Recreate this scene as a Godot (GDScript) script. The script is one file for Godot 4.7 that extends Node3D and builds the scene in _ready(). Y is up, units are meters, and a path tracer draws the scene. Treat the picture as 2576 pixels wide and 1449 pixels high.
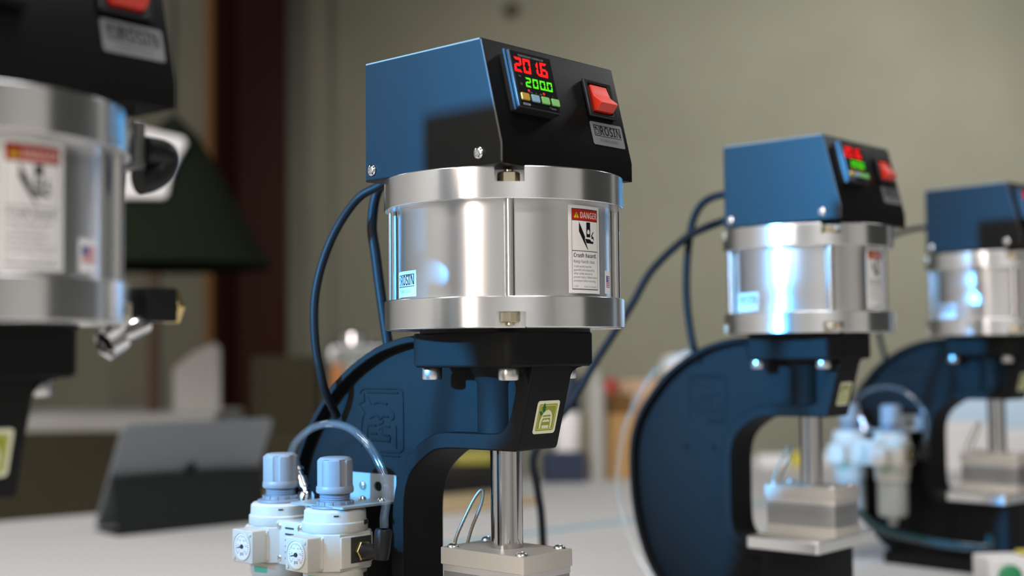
extends Node3D
# A row of black pneumatic presses on a workshop table, seen with a 54 mm lens at f/3.7.

const TY := 0.75        # height of the presses' own zero level; the table top lies 12 mm lower
const CYAX := 0.0

# ------------------------------------------------------------------ mesh building
class Shape:
	var v := PackedVector3Array()
	var n := PackedVector3Array()
	var uv := PackedVector2Array()

	func tri(a: Vector3, b: Vector3, c: Vector3, na: Vector3, nb: Vector3, nc: Vector3, ua := Vector2.ZERO, ub := Vector2.ZERO, uc := Vector2.ZERO) -> void:
		if (b - a).cross(c - a).dot(na + nb + nc) > 0.0:
			v.append_array([a, c, b]); n.append_array([na, nc, nb]); uv.append_array([ua, uc, ub])
		else:
			v.append_array([a, b, c]); n.append_array([na, nb, nc]); uv.append_array([ua, ub, uc])

	func quad(a: Vector3, b: Vector3, c: Vector3, d: Vector3, na: Vector3, nb: Vector3, nc: Vector3, nd: Vector3, ua := Vector2.ZERO, ub := Vector2.ZERO, uc := Vector2.ZERO, ud := Vector2.ZERO) -> void:
		tri(a, b, c, na, nb, nc, ua, ub, uc)
		tri(a, c, d, na, nc, nd, ua, uc, ud)

	static func ccw(p: PackedVector2Array) -> PackedVector2Array:
		var s := 0.0
		for i in p.size():
			var q := p[(i + 1) % p.size()]
			s += p[i].x * q.y - q.x * p[i].y
		if s < 0.0:
			var r := p.duplicate(); r.reverse(); return r
		return p

	static func edge_normals(p: PackedVector2Array) -> PackedVector2Array:
		var out := PackedVector2Array()
		for i in p.size():
			var d := (p[(i + 1) % p.size()] - p[i]).normalized()
			out.append(Vector2(d.y, -d.x))
		return out

	static func inset(p: PackedVector2Array, b: float) -> PackedVector2Array:
		var e := edge_normals(p)
		var out := PackedVector2Array()
		for i in p.size():
			var n1 := e[(i + p.size() - 1) % p.size()]
			var n2 := e[i]
			out.append(p[i] - (n1 + n2) / maxf(0.3, 1.0 + n1.dot(n2)) * b)
		return out

	func walls(p: PackedVector2Array, z0: float, z1: float, b0: float, b1: float, xf: Transform3D) -> void:
		var e := edge_normals(p)
		var m := p.size()
		var i0 := inset(p, b0)
		var i1 := inset(p, b1)
		for i in m:
			var j := (i + 1) % m
			var na := e[i]
			var nb := e[i]
			var pe := e[(i + m - 1) % m]
			var ne := e[j]
			if pe.dot(e[i]) > 0.82: na = (pe + e[i]).normalized()
			if ne.dot(e[i]) > 0.82: nb = (ne + e[i]).normalized()
			var A := xf.basis * Vector3(na.x, na.y, 0)
			var B := xf.basis * Vector3(nb.x, nb.y, 0)
			var za := z0 + b0
			var zb := z1 - b1
			quad(xf * Vector3(p[i].x, p[i].y, za), xf * Vector3(p[j].x, p[j].y, za), xf * Vector3(p[j].x, p[j].y, zb), xf * Vector3(p[i].x, p[i].y, zb), A, B, B, A)
			if b0 > 0.0:
				var k := xf.basis * Vector3(0, 0, -1)
				quad(xf * Vector3(p[i].x, p[i].y, za), xf * Vector3(p[j].x, p[j].y, za), xf * Vector3(i0[j].x, i0[j].y, z0), xf * Vector3(i0[i].x, i0[i].y, z0), A, B, (B * 0.25 + k).normalized(), (A * 0.25 + k).normalized())
			if b1 > 0.0:
				var k := xf.basis * Vector3(0, 0, 1)
				quad(xf * Vector3(p[i].x, p[i].y, zb), xf * Vector3(p[j].x, p[j].y, zb), xf * Vector3(i1[j].x, i1[j].y, z1), xf * Vector3(i1[i].x, i1[i].y, z1), A, B, (B * 0.25 + k).normalized(), (A * 0.25 + k).normalized())

	func cap(p: PackedVector2Array, z: float, up: float, xf: Transform3D, uvr := Rect2()) -> void:
		var big := PackedVector2Array()
		for q in p: big.append(q * 1000.0)
		var t := Geometry2D.triangulate_polygon(big)
		if t.is_empty(): push_warning("a polygon could not be triangulated")
		var k := (xf.basis * Vector3(0, 0, up)).normalized()
		for i in range(0, t.size(), 3):
			var u := []
			for c in 3:
				var q := p[t[i + c]]
				u.append(Vector2((q.x - uvr.position.x) / uvr.size.x, 1.0 - (q.y - uvr.position.y) / uvr.size.y) if uvr.size.x > 0 else Vector2.ZERO)
			tri(xf * Vector3(p[t[i]].x, p[t[i]].y, z), xf * Vector3(p[t[i + 1]].x, p[t[i + 1]].y, z), xf * Vector3(p[t[i + 2]].x, p[t[i + 2]].y, z), k, k, k, u[0], u[1], u[2])

	# a polygon pushed from z0 to z1, its rims chamfered by b0 and b1
	func prism(poly: PackedVector2Array, z0: float, z1: float, b0 := 0.0, b1 := 0.0, xf := Transform3D.IDENTITY, uvr := Rect2()) -> Shape:
		var p := ccw(poly)
		walls(p, z0, z1, b0, b1, xf)
		cap(inset(p, b0) if b0 > 0 else p, z0, -1, xf)
		cap(inset(p, b1) if b1 > 0 else p, z1, 1, xf, uvr)
		return self

	# the same with one hole; bridge is the pair of indices (outer, hole) that the seam of the caps joins
	func ring(outer: PackedVector2Array, hole: PackedVector2Array, z0: float, z1: float, b: float, xf := Transform3D.IDENTITY) -> Shape:
		var o := ccw(outer)
		var h := ccw(hole); h.reverse()
		walls(o, z0, z1, b, b, xf)
		walls(h, z0, z1, b, b, xf)
		var oi := inset(o, b)
		var hi := inset(h, b)
		var best := 1e9
		var bi := 0
		var bj := 0
		for i in oi.size():
			for j in hi.size():
				var d := oi[i].distance_squared_to(hi[j])
				if d < best: best = d; bi = i; bj = j
		var loop := PackedVector2Array()
		for i in oi.size() + 1: loop.append(oi[(bi + i) % oi.size()])
		for j in hi.size() + 1: loop.append(hi[(bj + j) % hi.size()])
		var s := (hi[bj] - oi[bi]).normalized().orthogonal() * 0.000004
		loop[0] += s; loop[oi.size()] -= s
		loop[oi.size() + 1] -= s; loop[loop.size() - 1] += s
		cap(loop, z0, -1, xf); cap(loop, z1, 1, xf)
		return self

	func box(size: Vector3, at := Vector3.ZERO, b := 0.0, turn := Basis.IDENTITY) -> Shape:
		var r := minf(b, minf(size.x, size.y) * 0.45)
		return prism(rrect(size.x, size.y, r, 2 if r > 0 else 0), -size.z / 2, size.z / 2, b * 0.7, b * 0.7, Transform3D(turn, at))

	static func rrect(w: float, h: float, r: float, seg := 4, c := Vector2.ZERO) -> PackedVector2Array:
		var out := PackedVector2Array()
		for k in 4:
			var q := Vector2(w / 2 - r, h / 2 - r) * Vector2([1, -1, -1, 1][k], [1, 1, -1, -1][k])
			if r <= 0.0 or seg == 0: out.append(q + c); continue
			for i in seg + 1:
				var a := PI / 2 * (k + float(i) / seg)
				out.append(q + c + Vector2(cos(a), sin(a)) * r)
		return out

	static func disc(r: float, seg := 32, c := Vector2.ZERO, turn := 0.0) -> PackedVector2Array:
		var out := PackedVector2Array()
		for i in seg: out.append(c + Vector2.from_angle(turn + TAU * i / seg) * r)
		return out

	# a profile of (radius, height) turned about the y axis of xf
	func lathe(prof: Array, seg := 48, xf := Transform3D.IDENTITY) -> Shape:
		var e := []
		for i in prof.size() - 1:
			var d: Vector2 = (prof[i + 1] - prof[i]).normalized()
			e.append(Vector2(d.y, -d.x))
		for i in prof.size() - 1:
			var a: Vector2 = prof[i]
			var b: Vector2 = prof[i + 1]
			if a.distance_to(b) < 1e-7: continue
			var na: Vector2 = e[i]
			var nb: Vector2 = e[i]
			if i > 0 and e[i - 1].dot(e[i]) > 0.75: na = (e[i - 1] + e[i]).normalized()
			if i < e.size() - 1 and e[i + 1].dot(e[i]) > 0.75: nb = (e[i + 1] + e[i]).normalized()
			for s in seg:
				var t0 := TAU * s / seg
				var t1 := TAU * (s + 1) / seg
				var d0 := Vector3(sin(t0), 0, cos(t0))
				var d1 := Vector3(sin(t1), 0, cos(t1))
				var q := [d0 * a.x + Vector3.UP * a.y, d1 * a.x + Vector3.UP * a.y, d1 * b.x + Vector3.UP * b.y, d0 * b.x + Vector3.UP * b.y]
				var k := [d0 * na.x + Vector3.UP * na.y, d1 * na.x + Vector3.UP * na.y, d1 * nb.x + Vector3.UP * nb.y, d0 * nb.x + Vector3.UP * nb.y]
				quad(xf * q[0], xf * q[1], xf * q[2], xf * q[3], xf.basis * k[0], xf.basis * k[1], xf.basis * k[2], xf.basis * k[3],
					Vector2(float(s) / seg, a.y * 10), Vector2(float(s + 1) / seg, a.y * 10), Vector2(float(s + 1) / seg, b.y * 10), Vector2(float(s) / seg, b.y * 10))
		return self

	static func curve(pts: Array, step := 8) -> PackedVector3Array:
		var out := PackedVector3Array()
		var m := pts.size()
		for i in m - 1:
			var a: Vector3 = pts[maxi(i - 1, 0)]
			var b: Vector3 = pts[i]
			var c: Vector3 = pts[i + 1]
			var d: Vector3 = pts[mini(i + 2, m - 1)]
			for s in step: out.append(b.cubic_interpolate(c, a, d, float(s) / step))
		out.append(pts[m - 1])
		return out

	static func curve2(pts: Array, step := 4) -> PackedVector2Array:
		var out := PackedVector2Array()
		var m := pts.size()
		for i in m - 1:
			var a: Vector2 = pts[maxi(i - 1, 0)]
			var b: Vector2 = pts[i]
			var c: Vector2 = pts[i + 1]
			var d: Vector2 = pts[mini(i + 2, m - 1)]
			for s in step: out.append(b.cubic_interpolate(c, a, d, float(s) / step))
		out.append(pts[m - 1])
		return out

	func tube(p: PackedVector3Array, r: float, seg := 12, ribs := 0.0) -> Shape:
		var m := p.size()
		var side := Vector3.UP
		var rings := []
		for i in m:
			var t := (p[mini(i + 1, m - 1)] - p[maxi(i - 1, 0)]).normalized()
			if i == 0: side = t.cross(Vector3.UP if absf(t.y) < 0.9 else Vector3.RIGHT).normalized()
			side = (side - t * side.dot(t)).normalized()
			var o := side.cross(t)
			var ring_n := PackedVector3Array()
			for s in seg:
				var a := TAU * s / seg
				ring_n.append(side * cos(a) + o * sin(a))
			rings.append(ring_n)
		for i in m - 1:
			var ra := r * (1.0 + ribs * (i % 2))
			var rb := r * (1.0 + ribs * ((i + 1) % 2))
			for s in seg:
				var k := (s + 1) % seg
				quad(p[i] + rings[i][s] * ra, p[i] + rings[i][k] * ra, p[i + 1] + rings[i + 1][k] * rb, p[i + 1] + rings[i + 1][s] * rb, rings[i][s], rings[i][k], rings[i + 1][k], rings[i + 1][s])
		for end in [0, m - 1]:
			var t: Vector3 = (p[0] - p[1]).normalized() if end == 0 else (p[m - 1] - p[m - 2]).normalized()
			for s in seg: tri(p[end], p[end] + rings[end][s] * r, p[end] + rings[end][(s + 1) % seg] * r, t, t, t)
		return self

	# a thin sheet bent round the y axis: azimuths in degrees from +z towards +x
	func bent(r: float, a0: float, a1: float, y0: float, y1: float, thick := 0.0002, seg := 16) -> Shape:
		for s in seg:
			var t0 := deg_to_rad(lerpf(a0, a1, float(s) / seg))
			var t1 := deg_to_rad(lerpf(a0, a1, float(s + 1) / seg))
			var d0 := Vector3(sin(t0), 0, cos(t0))
			var d1 := Vector3(sin(t1), 0, cos(t1))
			var ro := r + thick
			quad(d0 * ro + Vector3.UP * y0, d1 * ro + Vector3.UP * y0, d1 * ro + Vector3.UP * y1, d0 * ro + Vector3.UP * y1, d0, d1, d1, d0,
				Vector2(float(s) / seg, 1), Vector2(float(s + 1) / seg, 1), Vector2(float(s + 1) / seg, 0), Vector2(float(s) / seg, 0))
			for y in [y0, y1]:
				var k := Vector3.UP if y == y1 else Vector3.DOWN
				quad(d0 * r + Vector3.UP * y, d1 * r + Vector3.UP * y, d1 * ro + Vector3.UP * y, d0 * ro + Vector3.UP * y, k, k, k, k)
		for a in [a0, a1]:
			var t := deg_to_rad(a)
			var d := Vector3(sin(t), 0, cos(t))
			var k := Vector3(cos(t), 0, -sin(t)) * (1.0 if a == a1 else -1.0)
			quad(d * r + Vector3.UP * y0, d * (r + thick) + Vector3.UP * y0, d * (r + thick) + Vector3.UP * y1, d * r + Vector3.UP * y1, k, k, k, k)
		return self

	func mesh() -> ArrayMesh:
		var a := []
		a.resize(Mesh.ARRAY_MAX)
		a[Mesh.ARRAY_VERTEX] = v; a[Mesh.ARRAY_NORMAL] = n; a[Mesh.ARRAY_TEX_UV] = uv
		var m := ArrayMesh.new()
		m.add_surface_from_arrays(Mesh.PRIMITIVE_TRIANGLES, a)
		return m

# ------------------------------------------------------------------ print: flat pictures for stickers and dials
class Print:
	var im: Image
	var s: float        # pixels per unit
	var w: float
	var h: float
	func _init(width: float, height: float, px: int, ground: Color) -> void:
		w = width; h = height; s = px * 2.0 / width
		im = Image.create(px * 2, int(round(height * s)), false, Image.FORMAT_RGBA8)
		im.fill(ground)
	func poly(loops: Array, c: Color) -> void:
		var lo := 1e9
		var hi := -1e9
		for l in loops:
			for p in l: lo = minf(lo, p.y); hi = maxf(hi, p.y)
		for y in range(maxi(0, int(lo * s)), mini(im.get_height(), int(hi * s) + 1)):
			var yy := (y + 0.5) / s
			var xs := []
			for l in loops:
				for i in l.size():
					var a: Vector2 = l[i]
					var b: Vector2 = l[(i + 1) % l.size()]
					if (a.y > yy) != (b.y > yy): xs.append(a.x + (yy - a.y) / (b.y - a.y) * (b.x - a.x))
			xs.sort()
			for i in range(0, xs.size() - 1, 2):
				var x0 := int(round(xs[i] * s))
				var x1 := int(round(xs[i + 1] * s))
				if x1 > x0: im.fill_rect(Rect2i(x0, y, x1 - x0, 1), c)
	func rect(x: float, y: float, ww: float, hh: float, c: Color) -> void:
		im.fill_rect(Rect2i(int(round(x * s)), int(round(y * s)), maxi(1, int(round(ww * s))), maxi(1, int(round(hh * s)))), c)
	func frame(x: float, y: float, ww: float, hh: float, t: float, c: Color) -> void:
		rect(x, y, ww, t, c); rect(x, y + hh - t, ww, t, c); rect(x, y, t, hh, c); rect(x + ww - t, y, t, hh, c)
	func line(a: Vector2, b: Vector2, t: float, c: Color) -> void:
		var d := (b - a).normalized().orthogonal() * t / 2
		poly([[a + d, b + d, b - d, a - d]], c)
	# text whose cap letters are about `high` tall, its left end (or centre) on the base line at `at`; wide squeezes it
	func text(t: String, at: Vector2, high: float, c: Color, bold := false, centre := false, wide := 1.0) -> void:
		var tm := TextMesh.new()
		var f := SystemFont.new()
		f.font_names = PackedStringArray(["Droid Sans"])
		if bold: f.font_weight = 700
		tm.font = f; tm.text = t; tm.font_size = 64; tm.depth = 0.0; tm.pixel_size = 0.01; tm.curve_step = 2.0
		var arr := tm.get_mesh_arrays()
		var vs: PackedVector3Array = arr[Mesh.ARRAY_VERTEX]
		if vs.is_empty(): return
		var ix = arr[Mesh.ARRAY_INDEX]
		var lo := Vector2(1e9, 1e9)
		var hi := -lo
		for p in vs:
			lo = Vector2(minf(lo.x, p.x), minf(lo.y, p.y)); hi = Vector2(maxf(hi.x, p.x), maxf(hi.y, p.y))
		var k := high / 0.457
		var base := lo.y
		for ch in "gjpqy,": if t.contains(ch): base = lo.y + 0.15 if not ch == "," else maxf(base, lo.y + 0.08)
		var m: int = ix.size() if ix != null else vs.size()
		for i in range(0, m, 3):
			var q := []
			for j in 3:
				var p := vs[ix[i + j] if ix != null else i + j]
				q.append(Vector2(at.x + ((p.x - lo.x) - ((hi.x - lo.x) / 2 if centre else 0.0)) * k * wide, at.y - (p.y - base) * k))
			poly([q], c)
	func done() -> ImageTexture:
		im.resize(im.get_width() / 2, im.get_height() / 2, Image.INTERPOLATE_BILINEAR)
		return ImageTexture.create_from_image(im)

# ------------------------------------------------------------------ naming helpers
var taken := {}
func numbered(called: String) -> String:
	if not taken.has(called):
		taken[called] = 0
		return called
	taken[called] += 1
	return "%s_%03d" % [called, taken[called]]

func part(called: String, st: Shape, m: Material, parent: Node, at := Vector3.ZERO, label := "") -> MeshInstance3D:
	return part_mesh(called, st.mesh(), m, parent, at, label)

func part_mesh(called: String, mesh: Mesh, m: Material, parent: Node, at := Vector3.ZERO, label := "") -> MeshInstance3D:
	var o := MeshInstance3D.new()
	o.mesh = mesh
	o.material_override = m
	o.position = at
	if parent == self:
		o.name = numbered(called)
		add_child(o)
	else:
		var k := 0
		var nm := called
		while parent.has_node(nm):
			k += 1
			nm = "%s_%03d" % [called, k]
		o.name = nm
		parent.add_child(o, true)
	if label: o.set_meta("label", label)
	return o

func thing(called: String, label: String, category: String, at := Vector3.ZERO, turn := 0.0, group := "") -> Node3D:
	var o := Node3D.new()
	o.name = numbered(called)
	add_child(o)
	o.position = at
	o.rotation.y = turn
	tag(o, label, category, group)
	return o

func tag(o: Node, label: String, category: String, group := "") -> Node:
	o.set_meta("label", label); o.set_meta("category", category)
	if group: o.set_meta("group", group)
	return o

func struct(called: String, st: Shape, m: Material, at := Vector3.ZERO, parent: Node = self) -> MeshInstance3D:
	var o := part(called, st, m, parent, at)
	if parent == self: o.set_meta("kind", "structure")
	return o

# ------------------------------------------------------------------ materials
var M := {}
func lin(r: float, g: float, b: float) -> Color:
	return Color(r, g, b).linear_to_srgb()

func mat(called: String, c: Color, rough := 0.5, metal := 0.0, spec := 0.5) -> StandardMaterial3D:
	var m := StandardMaterial3D.new()
	m.resource_name = called
	m.albedo_color = c; m.roughness = rough; m.metallic = metal; m.metallic_specular = spec
	M[called] = m
	return m

func noise_tex(freq: float, size := 512, as_normal := false, bump := 2.0, sd := 1, oct := 3, ramp: Gradient = null) -> NoiseTexture2D:
	var f := FastNoiseLite.new()
	f.seed = sd; f.frequency = freq; f.fractal_octaves = oct
	f.noise_type = FastNoiseLite.TYPE_SIMPLEX_SMOOTH
	var t := NoiseTexture2D.new()
	t.width = size; t.height = size; t.seamless = true; t.noise = f
	t.as_normal_map = as_normal; t.bump_strength = bump
	if ramp: t.color_ramp = ramp
	return t

func ramp(a: Color, b: Color) -> Gradient:
	var g := Gradient.new()
	g.set_color(0, a); g.set_color(1, b)
	return g

func triplanar(m: StandardMaterial3D, scale: float) -> void:
	m.uv1_triplanar = true
	m.uv1_scale = Vector3.ONE * scale

func glow(called: String, c: Color, e: float, base := Color.BLACK) -> StandardMaterial3D:
	var m := mat(called, base, 0.4)
	m.emission_enabled = true; m.emission = c; m.emission_energy_multiplier = e
	return m

func materials() -> void:
	var peel := noise_tex(0.06, 512, true, 3.0, 3)
	var grit := noise_tex(0.09, 512, true, 7.0, 5)
	var m := mat("powder_black", lin(0.0020, 0.0022, 0.0020), 0.42, 0.0, 0.33)
	m.normal_enabled = true; m.normal_texture = peel; m.normal_scale = 0.16; triplanar(m, 40.0)
	m = mat("cast_black", lin(0.0040, 0.0041, 0.0037), 0.62, 0.0, 0.30)
	m.normal_enabled = true; m.normal_texture = grit; m.normal_scale = 0.3; triplanar(m, 30.0)
	m = mat("machined", lin(0.88, 0.875, 0.86), 0.24, 1.0)
	m.anisotropy_enabled = true; m.anisotropy = -0.75
	mat("machined_flat", lin(0.78, 0.77, 0.75), 0.3, 1.0)
	m = mat("anodised", lin(0.76, 0.75, 0.73), 0.30, 1.0)
	m.anisotropy_enabled = true; m.anisotropy = -0.45
	mat("rod_steel", lin(0.62, 0.61, 0.59), 0.12, 1.0)
	mat("wire", lin(0.28, 0.24, 0.18), 0.4, 0.8)
	mat("edge_glint", lin(0.17, 0.145, 0.12), 0.7, 0.0, 0.3)  # pale tone that stands in for light caught on the box edge
	mat("seam", lin(0.05, 0.048, 0.042), 0.5)
	mat("chrome", lin(0.75, 0.75, 0.76), 0.1, 1.0)
	mat("zinc", lin(0.66, 0.58, 0.42), 0.25, 1.0)
	mat("bolt_steel", lin(0.62, 0.60, 0.57), 0.32, 1.0)
	mat("brass", lin(0.62, 0.48, 0.22), 0.25, 1.0)
	mat("insulator", lin(0.42, 0.39, 0.34), 0.45, 0.0, 0.4)
	mat("platen_light", lin(0.60, 0.58, 0.55), 0.42, 0.85)
	mat("platen_grey", lin(0.30, 0.30, 0.29), 0.4, 0.85)
	mat("plastic_white", lin(0.52, 0.49, 0.42), 0.42, 0.0, 0.45)
	mat("plastic_grey", lin(0.23, 0.235, 0.24), 0.42, 0.0, 0.45)
	mat("plastic_bluegrey", lin(0.20, 0.22, 0.25), 0.45)
	mat("plastic_black", lin(0.008, 0.008, 0.008), 0.38, 0.0, 0.4)
	mat("bezel_black", lin(0.012, 0.012, 0.013), 0.35, 0.0, 0.45)
	mat("screen_black", lin(0.003, 0.003, 0.003), 0.3, 0.0, 0.3)
	mat("slot_dark", lin(0.02, 0.02, 0.018), 0.7)
	mat("rubber", lin(0.006, 0.006, 0.006), 0.5, 0.0, 0.25)
	mat("red_rocker", lin(0.62, 0.030, 0.012), 0.3, 0.0, 0.45)
	mat("sticker_white", lin(0.80, 0.78, 0.74), 0.45)
	m = mat("clear_tube", Color(0.93, 0.97, 0.97, 0.015), 0.05, 0.0, 0.36)
	m.transparency = BaseMaterial3D.TRANSPARENCY_ALPHA
	m = mat("tinted_tube", Color(0.75, 0.95, 0.95, 0.03), 0.05, 0.0, 0.55)
	m.transparency = BaseMaterial3D.TRANSPARENCY_ALPHA
	m = mat("clear_bowl", Color(0.75, 0.78, 0.74, 0.25), 0.1, 0.0, 0.5)
	m.transparency = BaseMaterial3D.TRANSPARENCY_ALPHA
	glow("led_red", Color(1.0, 0.035, 0.045), 1.35)
	glow("led_green", Color(0.36, 1.0, 0.08), 0.95)
	glow("led_dot", Color(1.0, 0.03, 0.03), 0.9)
	# the place
	m = mat("wall_paint", Color.WHITE, 0.85, 0.0, 0.2)
	m.albedo_texture = noise_tex(0.01, 512, false, 1, 11, 4, ramp(lin(0.125, 0.119, 0.086), lin(0.145, 0.138, 0.101)))
	m.uv1_triplanar = true; m.uv1_world_triplanar = true; m.uv1_scale = Vector3.ONE * 0.35
	m = mat("wall_white", lin(0.68, 0.675, 0.65), 0.85, 0.0, 0.2)
	mat("wall_dark", lin(0.045, 0.040, 0.024), 0.9, 0.0, 0.2)
	mat("added_panel_dark", lin(0.05, 0.055, 0.05), 0.7, 0.0, 0.2)  # for the added dark panel on the right wall
	mat("ceiling_dark", lin(0.10, 0.10, 0.095), 0.9, 0.0, 0.2)
	mat("concrete", lin(0.16, 0.155, 0.145), 0.8, 0.0, 0.3)
	m = mat("table_top", Color.WHITE, 0.55, 0.0, 0.35)
	m.albedo_texture = noise_tex(0.08, 512, false, 1, 21, 3, ramp(lin(0.49, 0.485, 0.475), lin(0.54, 0.535, 0.525)))
	m.uv1_triplanar = true; m.uv1_world_triplanar = true; m.uv1_scale = Vector3.ONE * 4.0
	mat("table_edge", lin(0.10, 0.10, 0.10), 0.6)
	mat("teal", lin(0.03, 0.34, 0.44), 0.5)
	mat("rust_paint", lin(0.020, 0.0055, 0.0025), 0.6, 0.0, 0.2)
	mat("navy", lin(0.012, 0.022, 0.055), 0.6)
	mat("cardboard", lin(0.42, 0.25, 0.10), 0.85, 0.0, 0.2)
	mat("cardboard_dark", lin(0.16, 0.085, 0.03), 0.85, 0.0, 0.2)
	mat("peach", lin(0.55, 0.36, 0.22), 0.7)
	mat("red_paint", lin(0.40, 0.05, 0.03), 0.5)
	mat("white_matte", lin(0.72, 0.71, 0.70), 0.6)
	mat("grey_matte", lin(0.34, 0.34, 0.31), 0.6)
	mat("paleblue", lin(0.42, 0.55, 0.66), 0.6)
	mat("yellow", lin(0.55, 0.46, 0.06), 0.55)
	mat("olive_yellow", lin(0.30, 0.27, 0.05), 0.6)
	mat("tan", lin(0.42, 0.32, 0.18), 0.7)
	mat("orange", lin(0.55, 0.20, 0.04), 0.5)
	mat("green_button", lin(0.02, 0.22, 0.09), 0.4)
	mat("cloth_green", lin(0.010, 0.014, 0.008), 0.9, 0.0, 0.15)
	mat("tablet_metal", lin(0.22, 0.24, 0.26), 0.4, 0.6)
	mat("tablet_cover", lin(0.012, 0.014, 0.014), 0.8, 0.0, 0.2)
	m = mat("hose", Color(0.10, 0.28, 0.30, 0.55), 0.12, 0.0, 0.6)
	m.transparency = BaseMaterial3D.TRANSPARENCY_ALPHA
	mat("foil", lin(0.55, 0.55, 0.55), 0.25, 0.9)
	mat("strip_wood", lin(0.17, 0.085, 0.03), 0.7, 0.0, 0.2)
	mat("brown_wood", lin(0.06, 0.028, 0.01), 0.7)

# ------------------------------------------------------------------ prints
func danger_print() -> ImageTexture:
	var K := Color(0.03, 0.03, 0.04)
	var p := Print.new(33.0, 60.0, 330, Color(0.90, 0.885, 0.86))
	p.rect(2.6, 2.2, 27.8, 8.3, Color(0.03, 0.03, 0.1))
	p.rect(2.9, 2.7, 27.2, 7.4, Color(0.70, 0.13, 0.08))
	p.poly([[Vector2(4.0, 9.0), Vector2(10.2, 9.0), Vector2(7.1, 3.8)]], Color(0.05, 0.04, 0.03))
	p.poly([[Vector2(4.5, 8.7), Vector2(9.7, 8.7), Vector2(7.1, 4.3)]], Color(0.85, 0.7, 0.15))
	p.rect(6.8, 5.6, 0.6, 1.7, K); p.rect(6.8, 7.7, 0.6, 0.6, K)
	p.text("DANGER", Vector2(10.9, 8.6), 4.2, Color(0.88, 0.80, 0.76), true, false, 0.80)
	p.frame(2.6, 2.2, 27.8, 55.4, 0.32, K)
	p.rect(2.6, 30.9, 27.8, 0.5, Color(0.05, 0.06, 0.2))
	p.rect(2.6, 57.0, 27.8, 0.5, Color(0.05, 0.06, 0.2))
	# press wedge, ram and the hand between them
	p.poly([[Vector2(9.4, 11.0), Vector2(15.6, 21.4), Vector2(15.3, 23.2), Vector2(18.6, 29.6), Vector2(18.3, 30.1), Vector2(14.6, 25.6), Vector2(9.4, 17.8)]], K)
	p.poly([[Vector2(17.0, 11.2), Vector2(21.4, 11.2), Vector2(21.4, 21.4), Vector2(17.0, 21.4)]], K)
	p.poly([[Vector2(18.5, 16.2), Vector2(20.0, 16.2), Vector2(20.7, 18.0), Vector2(20.3, 19.2), Vector2(18.1, 19.2), Vector2(17.8, 18.0)]], Color(0.9, 0.88, 0.86))
	p.poly([[Vector2(15.5, 22.6), Vector2(21.0, 22.8), Vector2(22.6, 24.2), Vector2(25.0, 24.0), Vector2(25.2, 25.2), Vector2(24.2, 25.8), Vector2(20.4, 25.6), Vector2(17.0, 25.6)]], K)
	p.poly([[Vector2(22.2, 20.6), Vector2(24.6, 17.4), Vector2(25.4, 17.6), Vector2(23.0, 21.4)]], K)
	p.poly([[Vector2(22.4, 21.8), Vector2(24.2, 20.4), Vector2(25.4, 21.2), Vector2(25.8, 23.2), Vector2(24.8, 23.0), Vector2(24.4, 21.8), Vector2(23.2, 22.6)]], K)
	p.text("Crush hazard.", Vector2(4.2, 35.6), 2.75, K, true, false, 0.98)
	p.text("Keep hands clear.", Vector2(4.2, 39.4), 2.1, Color(0.15, 0.15, 0.2), false, false, 1.0)
	var y := 42.4
	for t in ["Crush points must be", "guarded and prepared by", "other safety devices to", "prevent injury. Follow lockout", "procedure before servicing."]:
		p.text(t, Vector2(4.2, y), 1.36, Color(0.2, 0.2, 0.25), false, false, 1.0); y += 2.45
	p.text("L-ROT", Vector2(4.2, 56.0), 1.2, Color(0.4, 0.4, 0.4))
	p.text("Rosin Technologies", Vector2(14.2, 56.0), 1.2, Color(0.4, 0.4, 0.4))
	return p.done()

func maker_print(ground: Color, ink: Color) -> ImageTexture:
	var p := Print.new(36.0, 18.0, 320, ground)
	p.frame(3.0, 2.4, 6.4, 8.6, 0.7, ink)
	p.frame(4.4, 5.6, 3.6, 3.8, 0.5, ink)
	p.poly([[Vector2(3.2, 4.6), Vector2(5.4, 3.6), Vector2(7.6, 5.2), Vector2(5.2, 5.4)]], ink)
	p.rect(9.8, 2.4, 24.0, 0.5, ink); p.rect(9.8, 10.6, 24.0, 0.5, ink)
	p.text("ROSIN", Vector2(10.2, 10.0), 6.8, ink, true, false, 0.84)
	p.text("TECHNOLOGIES", Vector2(18.0, 15.2), 2.0, ink.lerp(ground, 0.35), false, true, 1.1)
	return p.done()

func flag_print() -> ImageTexture:
	var p := Print.new(16.0, 16.0, 128, Color(0.90, 0.89, 0.88))
	for i in 7: p.rect(2.0, 3.4 + i * 1.25, 12.0, 0.68, Color(0.72, 0.16, 0.18))
	p.rect(2.0, 3.4, 5.4, 4.6, Color(0.12, 0.14, 0.42))
	for i in 3:
		for j in 3: p.rect(2.7 + i * 1.6, 4.0 + j * 1.3, 0.5, 0.5, Color(0.85, 0.85, 0.9))
	return p.done()

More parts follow.
